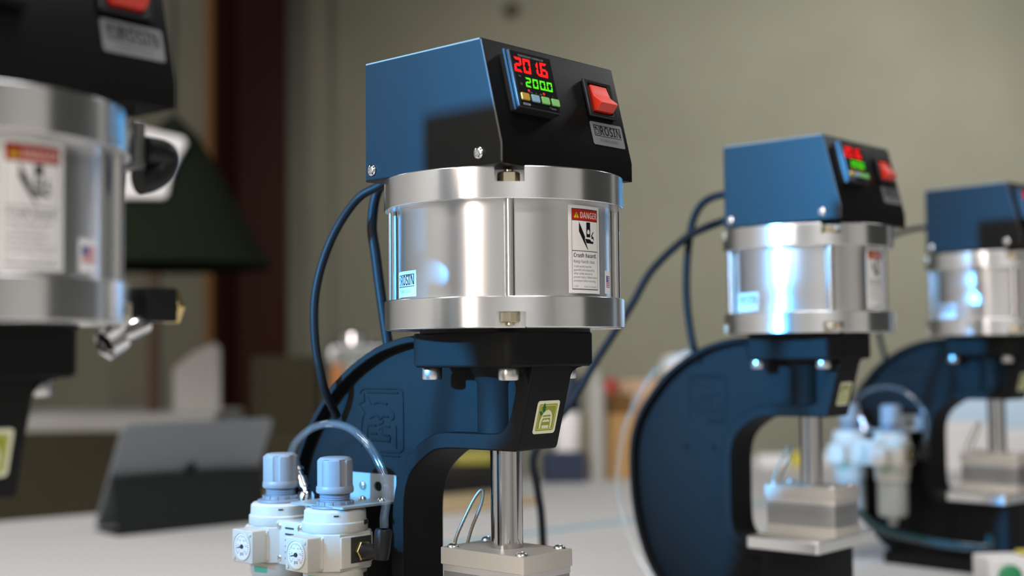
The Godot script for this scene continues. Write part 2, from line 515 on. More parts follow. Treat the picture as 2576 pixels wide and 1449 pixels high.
func leaf_print() -> ImageTexture:
	var white := Color(0.86, 0.86, 0.74)
	var green := Color(0.56, 0.57, 0.13)
	var dark := Color(0.10, 0.36, 0.13)
	var p := Print.new(23.5, 23.6, 256, white)
	p.poly([Shape.rrect(19.4, 19.2, 1.6, 5, Vector2(11.8, 11.9))], green)
	p.poly([Shape.rrect(17.6, 17.4, 1.2, 5, Vector2(11.9, 11.9)), Shape.rrect(16.6, 16.4, 1.0, 5, Vector2(11.9, 11.9))], Color(0.78, 0.78, 0.5))
	p.poly([Shape.curve2([Vector2(5.6, 19.8), Vector2(5.4, 15.0), Vector2(7.0, 10.2), Vector2(10.0, 7.2), Vector2(13.4, 6.8), Vector2(16.6, 9.0), Vector2(18.2, 13.4), Vector2(18.2, 19.8)], 5)], white)
	p.poly([[Vector2(7.2, 19.8), Vector2(7.2, 15.2), Vector2(8.2, 12.6), Vector2(15.8, 12.4), Vector2(16.6, 15.0), Vector2(16.6, 19.8)]], green)
	p.poly([[Vector2(8.0, 10.4), Vector2(15.6, 10.2), Vector2(16.2, 11.4), Vector2(7.4, 11.6)]], green)
	p.poly([[Vector2(8.4, 14.2), Vector2(11.0, 13.4), Vector2(12.0, 14.2), Vector2(13.0, 13.4), Vector2(15.6, 14.2), Vector2(15.6, 15.2), Vector2(8.4, 15.2)]], white)
	p.poly([[Vector2(8.4, 17.6), Vector2(15.6, 17.6), Vector2(15.6, 19.8), Vector2(8.4, 19.8)]], white)
	p.poly([[Vector2(7.4, 1.2), Vector2(9.4, 4.8), Vector2(9.2, 7.4), Vector2(7.6, 8.6), Vector2(6.0, 6.6), Vector2(6.0, 4.0)]], dark)
	p.poly([[Vector2(3.0, 7.6), Vector2(5.4, 7.4), Vector2(7.2, 9.2), Vector2(5.8, 10.6), Vector2(4.2, 9.4)]], dark)
	return p.done()

func dial_print() -> ImageTexture:
	var p := Print.new(20.0, 20.0, 192, Color(0.85, 0.85, 0.83))
	for i in 25:
		var a := deg_to_rad(135.0 + 270.0 * i / 24.0)
		var d := Vector2.from_angle(a)
		p.line(Vector2(10, 10) + d * (6.4 if i % 4 == 0 else 7.4), Vector2(10, 10) + d * 8.6, 0.45, Color(0.2, 0.2, 0.2))
	var k := 0
	for t in ["0", "30", "60", "90", "120", "150"]:
		var d := Vector2.from_angle(deg_to_rad(135.0 + 54.0 * k)) * 5.0
		p.text(t, Vector2(10, 10.6) + d, 1.4, Color(0.3, 0.3, 0.3), false, true); k += 1
	p.text("psi", Vector2(10, 16.6), 2.4, Color(0.25, 0.25, 0.25), true, true)
	return p.done()

func face_print() -> ImageTexture:
	var w := Color(0.62, 0.62, 0.62)
	var p := Print.new(40.0, 39.0, 512, Color(0.045, 0.045, 0.045))
	p.text("TEMPERATURE CONTROLLER", Vector2(19.5, 3.1), 1.5, w, false, true, 0.98)
	p.rect(1.0, 4.2, 36.6, 12.0, Color(0.075, 0.065, 0.06))
	p.rect(7.6, 17.6, 31.0, 8.4, Color(0.06, 0.06, 0.055))
	p.text("PV", Vector2(3.4, 18.6), 1.3, w)
	p.text("SV", Vector2(3.4, 24.2), 1.3, w)
	p.text("OUT", Vector2(11.6, 29.2), 1.0, w); p.text("AT", Vector2(17.0, 29.2), 1.0, w)
	p.text("ALM", Vector2(21.4, 29.2), 1.0, w); p.text("C", Vector2(34.8, 29.2), 1.2, w)
	p.rect(2.0, 37.2, 7.4, 1.6, Color(0.55, 0.56, 0.60))
	p.rect(3.2, 37.6, 5.0, 0.7, Color(0.40, 0.40, 0.52))
	p.text("T Series", Vector2(29.6, 38.4), 1.35, w)
	return p.done()

func printed(called: String, t: Texture2D, rough := 0.45, metal := 0.0) -> StandardMaterial3D:
	var m := mat(called, Color.WHITE, rough, metal, 0.4)
	m.albedo_texture = t
	m.texture_repeat = false
	return m

# ------------------------------------------------------------------ the press
const BOX_X0 := -0.0761
const BOX_X1 := 0.0667
const FX := -0.0033                      # the casting's middle plane

func yz(z: float, y: float) -> Vector2: return Vector2(z, y)
# prisms of profiles in the z-y plane, pushed along x
func along_x(x: float) -> Transform3D:
	return Transform3D(Basis(Vector3(0, 0, 1), Vector3(0, 1, 0), Vector3(-1, 0, 0)), Vector3(x, 0, 0))
# prisms of plans in the x-z plane, pushed along y
func along_y(y := 0.0) -> Transform3D:
	return Transform3D(Basis(Vector3(1, 0, 0), Vector3(0, 0, -1), Vector3(0, 1, 0)), Vector3(0, y, 0))

func frame_outline() -> PackedVector2Array:
	var p := PackedVector2Array([yz(0.0300, 0.2155), yz(0.0326, 0.2164), yz(0.0340, 0.2186), yz(0.0485, 0.2720), yz(0.0485, 0.2985)])
	p.append_array(Shape.curve2([yz(-0.055, 0.2985), yz(-0.0727, 0.2980), yz(-0.0900, 0.2958), yz(-0.1152, 0.2890), yz(-0.1434, 0.2756), yz(-0.1677, 0.2590), yz(-0.1852, 0.2410), yz(-0.2004, 0.2222), yz(-0.2108, 0.2040), yz(-0.2168, 0.1850), yz(-0.2190, 0.1650), yz(-0.2187, 0.1400), yz(-0.2160, 0.1120), yz(-0.2090, 0.0800), yz(-0.1960, 0.0480), yz(-0.1785, 0.0240), yz(-0.158, 0.006), yz(-0.142, -0.003)], 3))
	p.append_array([yz(-0.140, -0.0119), yz(0.028, -0.0119), yz(0.028, 0.078)])
	p.append_array(Shape.curve2([yz(0.020, 0.0808), yz(-0.020, 0.0806), yz(-0.050, 0.0801), yz(-0.064, 0.0813), yz(-0.0755, 0.087), yz(-0.0815, 0.0975), yz(-0.083, 0.115), yz(-0.083, 0.145), yz(-0.0826, 0.1712), yz(-0.0788, 0.1879), yz(-0.0707, 0.1993), yz(-0.0529, 0.2115), yz(-0.0395, 0.2147), yz(-0.020, 0.2153), yz(0.0066, 0.2155)], 3))
	return p

func frame_pocket() -> PackedVector2Array:
	var p := PackedVector2Array(Shape.curve2([yz(-0.058, 0.2930), yz(-0.0727, 0.2925), yz(-0.0885, 0.2903), yz(-0.1132, 0.2838), yz(-0.1405, 0.2708), yz(-0.1637, 0.2545), yz(-0.1807, 0.2372), yz(-0.1955, 0.2190), yz(-0.2055, 0.2015), yz(-0.2110, 0.1838), yz(-0.2132, 0.1645), yz(-0.2130, 0.1405), yz(-0.2104, 0.1135), yz(-0.2036, 0.0820), yz(-0.1912, 0.0515), yz(-0.1745, 0.0285), yz(-0.160, 0.017)], 3))
	p.append_array([yz(-0.140, 0.014), yz(0.000, 0.014), yz(0.008, 0.020), yz(0.010, 0.060), yz(0.004, 0.068)])
	p.append_array(Shape.curve2([yz(-0.040, 0.0680), yz(-0.064, 0.0690), yz(-0.0835, 0.0765), yz(-0.0932, 0.092), yz(-0.0966, 0.115), yz(-0.0964, 0.144), yz(-0.0948, 0.1717), yz(-0.0889, 0.1928), yz(-0.0787, 0.2071), yz(-0.0626, 0.2195), yz(-0.0451, 0.2262), yz(-0.020, 0.2272), yz(0.010, 0.2275), yz(0.0185, 0.2295), yz(0.0235, 0.2345), yz(0.0270, 0.2420), yz(0.0310, 0.2560), yz(0.0320, 0.2660), yz(0.0285, 0.2740)], 3))
	p.append_array([yz(0.026, 0.288), yz(-0.050, 0.288)])
	return p

func flange_plan(r: float, notched: bool) -> PackedVector2Array:
	if not notched: return Shape.disc(r, 144)
	var p := PackedVector2Array()
	var half := rad_to_deg(asin(0.0101 / r))
	for k in 4:
		for i in 31: p.append(Vector2.from_angle(deg_to_rad(lerpf(45.0 + 90.0 * k + half, 135.0 + 90.0 * k - half, i / 30.0))) * r)
		var mid := Vector2.from_angle(deg_to_rad(135.0 + 90.0 * k))
		var t := Vector2(-mid.y, mid.x) * 0.0101
		p.append(mid * 0.0705 - t); p.append(mid * 0.0705 + t)
	return p

func hexagon(r: float, turn := 0.0) -> PackedVector2Array: return Shape.disc(r, 6, Vector2.ZERO, turn)

func seven(called: String, ch: String, at: Vector2, w: float, h: float, t: float, m: Material, parent: Node, xf: Transform3D, dot := false) -> void:
	var on: String = {"0": "abcdef", "1": "bc", "2": "abged", "6": "afgedc"}[ch]
	var st := Shape.new()
	var g := t * 0.12
	var sl := 0.10                         # the digits lean
	var P := func(x: float, y: float) -> Vector2: return at + Vector2(x + (y - h / 2) * sl, y)
	for s in on:
		var q: Array
		match s:
			"a": q = [[g, h], [w - g, h], [w - t, h - t], [t, h - t]]
			"d": q = [[g, 0.0], [w - g, 0.0], [w - t, t], [t, t]]
			"g": q = [[t * 0.6, h / 2], [t, h / 2 + t / 2], [w - t, h / 2 + t / 2], [w - t * 0.6, h / 2], [w - t, h / 2 - t / 2], [t, h / 2 - t / 2]]
			"b": q = [[w, h - g], [w, h / 2 + g], [w - t * 0.5, h / 2 + g], [w - t, h / 2 + t / 2 + g], [w - t, h - t - g]]
			"c": q = [[w, g], [w, h / 2 - g], [w - t * 0.5, h / 2 - g], [w - t, h / 2 - t / 2 - g], [w - t, t + g]]
			"f": q = [[0.0, h - g], [0.0, h / 2 + g], [t * 0.5, h / 2 + g], [t, h / 2 + t / 2 + g], [t, h - t - g]]
			"e": q = [[0.0, g], [0.0, h / 2 - g], [t * 0.5, h / 2 - g], [t, h / 2 - t / 2 - g], [t, t + g]]
		var poly := PackedVector2Array()
		for c in q: poly.append(P.call(c[0], c[1]))
		st.prism(poly, 0.0, 0.0002, 0, 0, xf)
	if dot: st.prism(Shape.rrect(t, t, 0, 0, P.call(w + t * 0.75, t * 0.5)), 0.0, 0.0002, 0, 0, xf)
	part(called, st, m, parent)

func screw_head(r: float, h: float, xf: Transform3D) -> Shape:
	# a domed pan head with a cross cut into it (the cross stands as four raised quarters)
	var st := Shape.new()
	st.lathe([Vector2(r, 0), Vector2(r, h * 0.45), Vector2(r * 0.86, h * 0.8), Vector2(r * 0.6, h * 0.96), Vector2(r * 0.52, h), Vector2(r * 0.5, h * 0.7), Vector2(0.0001, h * 0.62)], 20, xf)
	for k in 4:
		var a := PI / 4 + PI / 2 * k
		st.prism(Shape.rrect(r * 0.34, r * 0.34, 0, 0, Vector2.from_angle(a) * r * 0.34), h * 0.5, h * 0.97, 0, 0, xf * Transform3D(Basis(Vector3(1, 0, 0), Vector3(0, 0, -1), Vector3(0, 1, 0)), Vector3.ZERO))
	return st

func toward(dir: Vector3, at: Vector3) -> Transform3D:   # the y axis laid along dir
	var y := dir.normalized()
	var x := y.cross(Vector3.UP if absf(y.y) < 0.9 else Vector3.BACK).normalized()
	return Transform3D(Basis(x, y, x.cross(y)), at)

var panel_xf := Transform3D()              # x across, y up the slope, z out of the sloping panel; origin top middle

func make_press() -> Node3D:
	var t := thing("pneumatic_press", "", "press")
	# --- casting
	var st := Shape.new()
	var ol := Shape.ccw(frame_outline())
	st.ring(ol, frame_pocket(), -0.0217, 0.0217, 0.0012, along_x(FX))
	st.prism(Shape.inset(ol, 0.003), -0.0105, 0.0105, 0, 0, along_x(FX))
	# boss round the ram inside the pocket, the flat head plate and its spigot, the pedestal
	st.lathe([Vector2(0.0185, 0.222), Vector2(0.0185, 0.262), Vector2(0.024, 0.2745)], 40, Transform3D(Basis.IDENTITY, Vector3(FX, 0, 0)))
	st.prism(Shape.rrect(0.0935, 0.0965, 0.006, 5, Vector2(-0.0045, -0.002)), 0.2745, 0.2990, 0.0022, 0.001, along_y())
	st.lathe([Vector2(0.062, 0.2988), Vector2(0.062, 0.3013)], 64)
	st.prism(Shape.rrect(0.066, 0.074, 0.004, 3, Vector2(0.0, 0.008)), -0.0119, 0.0822, 0.001, 0.0015, along_y())
	for sx in [-1, 1]:                      # fillets where the head flares out to the plate
		var fl := PackedVector2Array()
		for q in [[0.0200, 0.2570], [0.0214, 0.2590], [0.0220, 0.2630], [0.0238, 0.2675], [0.0272, 0.2710], [0.0320, 0.2732], [0.0375, 0.2742], [0.0375, 0.2760], [0.0200, 0.2760]]: fl.append(Vector2(FX + sx * q[0], q[1]))
		st.prism(fl, 0.0320, 0.0443, 0.0003, 0.0003)
	var frame := part("frame", st, M.cast_black, t)
	for x in [-0.0355, 0.0265]:
		for z in [-0.040, 0.0355]:
			var b := Shape.new()
			b.lathe([Vector2(0.0068, 0.2656), Vector2(0.0074, 0.2664), Vector2(0.0074, 0.2738), Vector2(0.0070, 0.2745), Vector2(0.004, 0.2746)], 28)
			b.lathe([Vector2(0.0036, 0.2676), Vector2(0.0040, 0.2656), Vector2(0.0068, 0.2656)], 6)
			b.prism(hexagon(0.0036), 0.2674, 0.2680, 0, 0, along_y())
			part("bolt", b, M.bolt_steel, frame, Vector3(x, 0, z))
	var foot := Shape.new()
	foot.prism(Shape.rrect(0.104, 0.15, 0.008, 3, Vector2(FX, 0.07)), -0.0119, 0.0045, 0.0005, 0.0015, along_y())
	part("base_plate", foot, M.cast_black, frame)
	# raised maker's emblem on the web
	st = Shape.new()
	var strokes := [
		[[300, 310], [330, 250], [380, 225], [520, 222], [700, 222], [880, 222], [940, 262], [955, 350], [955, 700], [955, 1150], [910, 1196], [620, 1195]],
		[[420, 285], [700, 285], [880, 288]], [[365, 300], [370, 430], [290, 465], [310, 530], [375, 610], [340, 700], [322, 860], [320, 1150]],
		[[415, 360], [470, 480]], [[520, 460], [600, 435], [720, 465]], [[770, 575], [820, 620], [820, 680], [780, 705]],
		[[460, 690], [520, 650], [570, 650], [600, 705], [640, 680], [655, 655], [740, 655]], [[650, 715], [660, 745], [640, 765], [590, 780]],
		[[550, 800], [430, 800], [415, 840], [415, 1010]], [[595, 860], [640, 830], [640, 920], [690, 940], [750, 945]],
		[[680, 805], [760, 812]], [[840, 790], [850, 830], [850, 1140]], [[470, 1025], [760, 1035], [765, 960]], [[470, 930], [560, 928]], [[640, 1250], [900, 1255]]]
	for s in strokes:
		var pts := PackedVector3Array()
		for q in s: pts.append(Vector3(FX - 0.0105, 0.2578 - (q[1] - 220) * 5.03e-5, -0.1451 + (q[0] - 290) * 7.64e-5))
		st.tube(pts, 0.0009, 6)
	part("emblem", st, M.cast_black, frame)
	# leaf sticker on the sloping front of the head
	var slope := Vector3(0, 0.2720 - 0.2186, 0.0485 - 0.0340).normalized()
	var out := Vector3(0, -slope.z, slope.y)
	st = Shape.new()
	var lx := Transform3D(Basis(Vector3.RIGHT, slope, out), Vector3(-0.0010, 0.2390, 0.0340 + (0.2390 - 0.2186) * slope.z / slope.y))
	st.prism(Shape.rrect(0.0238, 0.0242, 0.0022, 5), 0.0, 0.0002, 0, 0, lx, Rect2(-0.0119, -0.0121, 0.0238, 0.0242))
	part("leaf_sticker", st, M.leaf, frame, Vector3.ZERO, "white sticker with a green leaf emblem")
	# --- cylinder
	st = Shape.new()
	st.prism(flange_plan(0.0875, false), 0.3876, 0.3988, 0.0007, 0, along_y())
	st.prism(flange_plan(0.0875, true), 0.3988, 0.4096, 0, 0.0007, along_y())
	var uf := part("upper_flange", aniso_uv(st), M.machined, t)
	st = Shape.new()
	st.prism(flange_plan(0.0875, true), 0.3013, 0.3120, 0.0007, 0, along_y())
	st.prism(flange_plan(0.0875, false), 0.3120, 0.3225, 0, 0.0007, along_y())
	var lf := part("lower_flange", aniso_uv(st), M.machined, t)
	st = Shape.new()
	st.lathe([Vector2(0.0772, 0.3220), Vector2(0.0772, 0.3880)], 144)
	var barrel := part("barrel", st, M.anodised, t)
	part("danger_label", Shape.new().bent(0.0772, -12.8, 11.7, 0.3250, 0.3856), M.danger, barrel, Vector3.ZERO, "white and red crush hazard label")
	part("flag_sticker", Shape.new().bent(0.0772, 19.8, 31.5, 0.3258, 0.3420), M.flag, barrel, Vector3.ZERO, "small sticker with a striped flag")
	part("maker_sticker", Shape.new().bent(0.0772, -127.0, -100.2, 0.3245, 0.3428), M.maker, barrel, Vector3.ZERO, "pale sticker with outlined lettering")
	for k in 4:
		var a := PI / 4 + PI / 2 * k
		var c := Vector3(sin(a), 0, cos(a)) * 0.0815
		var rod := Shape.new()
		rod.lathe([Vector2(0.0034, 0.3215), Vector2(0.0034, 0.3885)], 24)
		part("tie_rod", rod, M.rod_steel, t, c)
		for up in [true, false]:
			var y0 := 0.3988 if up else 0.3120
			var s := 1.0 if up else -1.0
			var nut := Shape.new()
			var nx := Transform3D(Basis(Vector3(1, 0, 0), Vector3(0, s, 0), Vector3(0, 0, s)), Vector3(0, y0, 0)) * Transform3D(Basis(Vector3(1, 0, 0), Vector3(0, 0, -1), Vector3(0, 1, 0)), Vector3.ZERO)
			nut.prism(hexagon(0.0076, a), 0.0001, 0.0072, 0.0003, 0.0008, nx)
			nut.prism(Shape.disc(0.0032, 16), 0.0072, 0.0092, 0, 0.0005, nx)
			part("nut", nut, M.zinc, uf if up else lf, c * 0.965)
	st = Shape.new()
	st.lathe([Vector2(0.0117, 0.1442), Vector2(0.0117, 0.2160)], 48)
	part("ram", st, M.rod_steel, t)
	# --- platens
	st = Shape.new()
	st.prism(Shape.rrect(0.0530, 0.0812, 0.0012, 2, Vector2(-0.0027, -0.0013)), 0.1320, 0.1442, 0.0004, 0.0006, along_y())
	for q in [[0.008, 0.020], [-0.013, -0.022], [0.007, -0.024]]: st.prism(Shape.disc(0.0014, 10, Vector2(q[0], -q[1])), 0.1441, 0.14422, 0, 0, along_y())
	var pl := part("insulator_plate", st, M.insulator, t)
	for q in [[-0.0242, -0.031], [-0.0239, 0.0354], [0.0182, 0.0342], [0.0170, -0.0357]]:
		st = Shape.new()
		st.lathe([Vector2(0.0044, 0.1442), Vector2(0.0042, 0.1452), Vector2(0.0032, 0.1463), Vector2(0.0018, 0.1468), Vector2(0.0016, 0.1460), Vector2(0.0001, 0.1459)], 20)
		part("screw", st, M.bolt_steel, pl, Vector3(q[0], 0, q[1]))
	st = Shape.new()
	st.prism(Shape.rrect(0.0512, 0.0790, 0.001, 2, Vector2(-0.0027, -0.0013)), 0.1270, 0.1320, 0.0004, 0, along_y())
	part("heater_flange", st, M.platen_light, t)
	st = Shape.new()
	st.prism(Shape.rrect(0.0502, 0.0780, 0.001, 2, Vector2(-0.0027, -0.0013)), 0.1200, 0.1270, 0.0002, 0, along_y())
	part("upper_platen", st, M.platen_grey, t)
	st = Shape.new()
	st.prism(Shape.rrect(0.0512, 0.0790, 0.001, 2, Vector2(-0.0027, -0.0013)), 0.1155, 0.1198, 0.0006, 0.0004, along_y())
	st.prism(Shape.rrect(0.0502, 0.0780, 0.001, 2, Vector2(-0.0027, -0.0013)), 0.1045, 0.1155, 0, 0, along_y())
	part("lower_platen", st, M.platen_grey, t)
	st = Shape.new()
	st.prism(Shape.rrect(0.0520, 0.0800, 0.001, 2, Vector2(-0.0027, -0.0013)), 0.0947, 0.1045, 0.0004, 0.0004, along_y())
	part("spacer_plate", st, M.insulator, t)
	st = Shape.new()
	st.prism(Shape.rrect(0.1230, 0.0820, 0.003, 4, Vector2(-0.0005, 0.0015)), 0.0822, 0.0947, 0.0012, 0.0016, along_y())
	part("tray", st, M.machined_flat, t)
	st = Shape.new()
	st.tube(Shape.curve([Vector3(-0.0165, 0.1430, -0.0370), Vector3(-0.0145, 0.1520, -0.0360), Vector3(-0.0055, 0.1740, -0.0300), Vector3(-0.0010, 0.1832, -0.0255), Vector3(0.0006, 0.1815, -0.0240), Vector3(0.0005, 0.1720, -0.0265), Vector3(-0.0020, 0.1560, -0.0330), Vector3(-0.0040, 0.1430, -0.0365)], 16), 0.0011, 8, 0.22)
	part("sensor_wire", st, M.wire, t)
	# --- control box
	var prof := PackedVector2Array([yz(-0.0667, 0.4091), yz(-0.0667, 0.4940), yz(-0.0653, 0.4954), yz(0.0494, 0.4954), yz(0.0505, 0.4944), yz(0.0683, 0.4225), yz(0.0683, 0.4091)])
	st = Shape.new()
	st.prism(prof, -BOX_X1, -BOX_X0, 0.0013, 0.0013, along_x(0.0))
	var cb := part("control_box", st, M.powder_black, t)
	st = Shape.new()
	st.tube(PackedVector3Array([Vector3(BOX_X0 + 0.0007, 0.4947, -0.0650), Vector3(BOX_X0 + 0.0007, 0.4947, 0.0490)]), 0.0008, 8)  # thin rod that puts a highlight along the upper left edge
	part("worn_edge", st, M.edge_glint, cb, Vector3.ZERO, "pale line painting the highlight on the upper edge")
	st = Shape.new()
	st.tube(PackedVector3Array([Vector3(BOX_X0 + 0.0006, 0.4940, 0.0499), Vector3(BOX_X0 + 0.0006, 0.4225, 0.0677), Vector3(BOX_X0 + 0.0006, 0.4100, 0.0677)]), 0.00055, 6)
	part("seam_edge", st, M.seam, cb)
	for s in [-1, 1]:
		for q in [[-0.0585, 0.4168], [0.0478, 0.4178]]:
			part("screw", screw_head(0.0042, 0.0022, toward(Vector3(s, 0, 0), Vector3.ZERO)), M.chrome, cb, Vector3(BOX_X0 if s < 0 else BOX_X1, q[1], q[0]))
	var down := Vector3(0, -0.0729, 0.0181).normalized()
	var nrm := Vector3(0, 0.0181, 0.0729).normalized()
	panel_xf = Transform3D(Basis(Vector3.RIGHT, -down, nrm), Vector3(0, 0.4954, 0.0502))
	st = Shape.new()
	st.prism(Shape.rrect(0.0368, 0.0178, 0.0016, 4), 0.0, 0.0004, 0, 0, Transform3D.IDENTITY, Rect2(-0.0184, -0.0089, 0.0368, 0.0178))
	var np := part("name_plate", st, M.plate, cb, Vector3.ZERO, "silver name plate")
	np.transform = panel_xf * Transform3D(Basis.IDENTITY, Vector3(0.0427, -0.0554, 0.0001))
	# --- temperature controller: origin at the middle of its face
	st = Shape.new()
	st.prism(Shape.rrect(0.0436, 0.0424, 0.0012, 3), -0.0100, 0.0, 0.0, 0.0010)
	var tc := part("temperature_controller", st, M.bezel_black, t)
	tc.transform = panel_xf * Transform3D(Basis.IDENTITY, Vector3(-0.0388, -0.0298, 0.0086))
	st = Shape.new()
	st.prism(Shape.rrect(0.0440, 0.0018, 0.0004, 2), -0.0006, 0.0006, 0, 0, Transform3D(Basis(Vector3(0, 1, 0), Vector3(0, 0, 1), Vector3(1, 0, 0)), Vector3(-0.0222, 0, -0.0035)))
	part("side_rail", st, M.bezel_black, tc)
	st = Shape.new()
	st.prism(Shape.rrect(0.0400, 0.0390, 0.0008, 3), 0.0, 0.0003, 0, 0, Transform3D.IDENTITY, Rect2(-0.020, -0.0195, 0.040, 0.039))
	part("screen", st, M.face, tc)
	var o := Transform3D(Basis.IDENTITY, Vector3(0, 0, 0.0003))
	var rx := [-0.0192, -0.0102, -0.0024, 0.0074]
	for k in 4: seven("led_digit", "2016"[k], Vector2(rx[k], 0.0045), 0.0074, 0.0108, 0.0019, M.led_red, tc, o, k == 2)
	rx = [-0.0110, -0.0037, 0.0037, 0.0111]
	for k in 4: seven("led_digit", "2000"[k], Vector2(rx[k], -0.0056), 0.0054, 0.0070, 0.00125, M.led_green, tc, o, k == 2)
	for q in [[-0.0095, -0.0083], [0.0060, -0.0084]]:
		part("indicator_light", Shape.new().lathe([Vector2(0.0010, 0), Vector2(0.0007, 0.0004), Vector2(0.00001, 0.0005)], 12, toward(Vector3(0, 0, 1), Vector3.ZERO)), M.led_dot, tc, Vector3(q[0], q[1], 0.0003))
	var cols := ["key_amber", "key_blue", "key_green", "key_green"]
	for k in 4:
		st = Shape.new()
		st.prism(Shape.rrect(0.0080, 0.0052, 0.0008, 3), 0.0, 0.0012, 0, 0.0004, Transform3D.IDENTITY, Rect2(-0.004, -0.0026, 0.008, 0.0052))
		part("key", st, M[cols[k]], tc, Vector3(-0.0148 + k * 0.01037, -0.0134, 0.0002))
	# --- rocker switch
	st = Shape.new()
	st.ring(Shape.rrect(0.0325, 0.0290, 0.001, 2), Shape.rrect(0.0235, 0.0225, 0.001, 2), 0.0, 0.0032, 0.0012)
	st.prism(Shape.rrect(0.024, 0.023, 0, 0), 0.0, 0.0006)
	var sw := part("power_switch", st, M.bezel_black, t)
	sw.transform = panel_xf * Transform3D(Basis.IDENTITY, Vector3(0.0402, -0.0286, 0.0))
	st = Shape.new()
	st.prism(PackedVector2Array([Vector2(0.0100, 0.0), Vector2(0.0100, 0.0030), Vector2(0.0010, 0.0048), Vector2(-0.0050, 0.0098), Vector2(-0.0064, 0.0100), Vector2(-0.0104, 0.0046), Vector2(-0.0104, 0.0)]), -0.0098, 0.0098, 0.0006, 0.0006, Transform3D(Basis(Vector3(0, 1, 0), Vector3(0, 0, 1), Vector3(1, 0, 0)), Vector3.ZERO))
	part("rocker", st, M.red_rocker, sw)
	return t

func aniso_uv(st: Shape) -> Shape:        # u runs round the axis, so that turning marks follow the rim
	for i in st.v.size():
		st.uv[i] = Vector2(atan2(st.v[i].x, st.v[i].z) / TAU, st.v[i].y * 10)
	return st

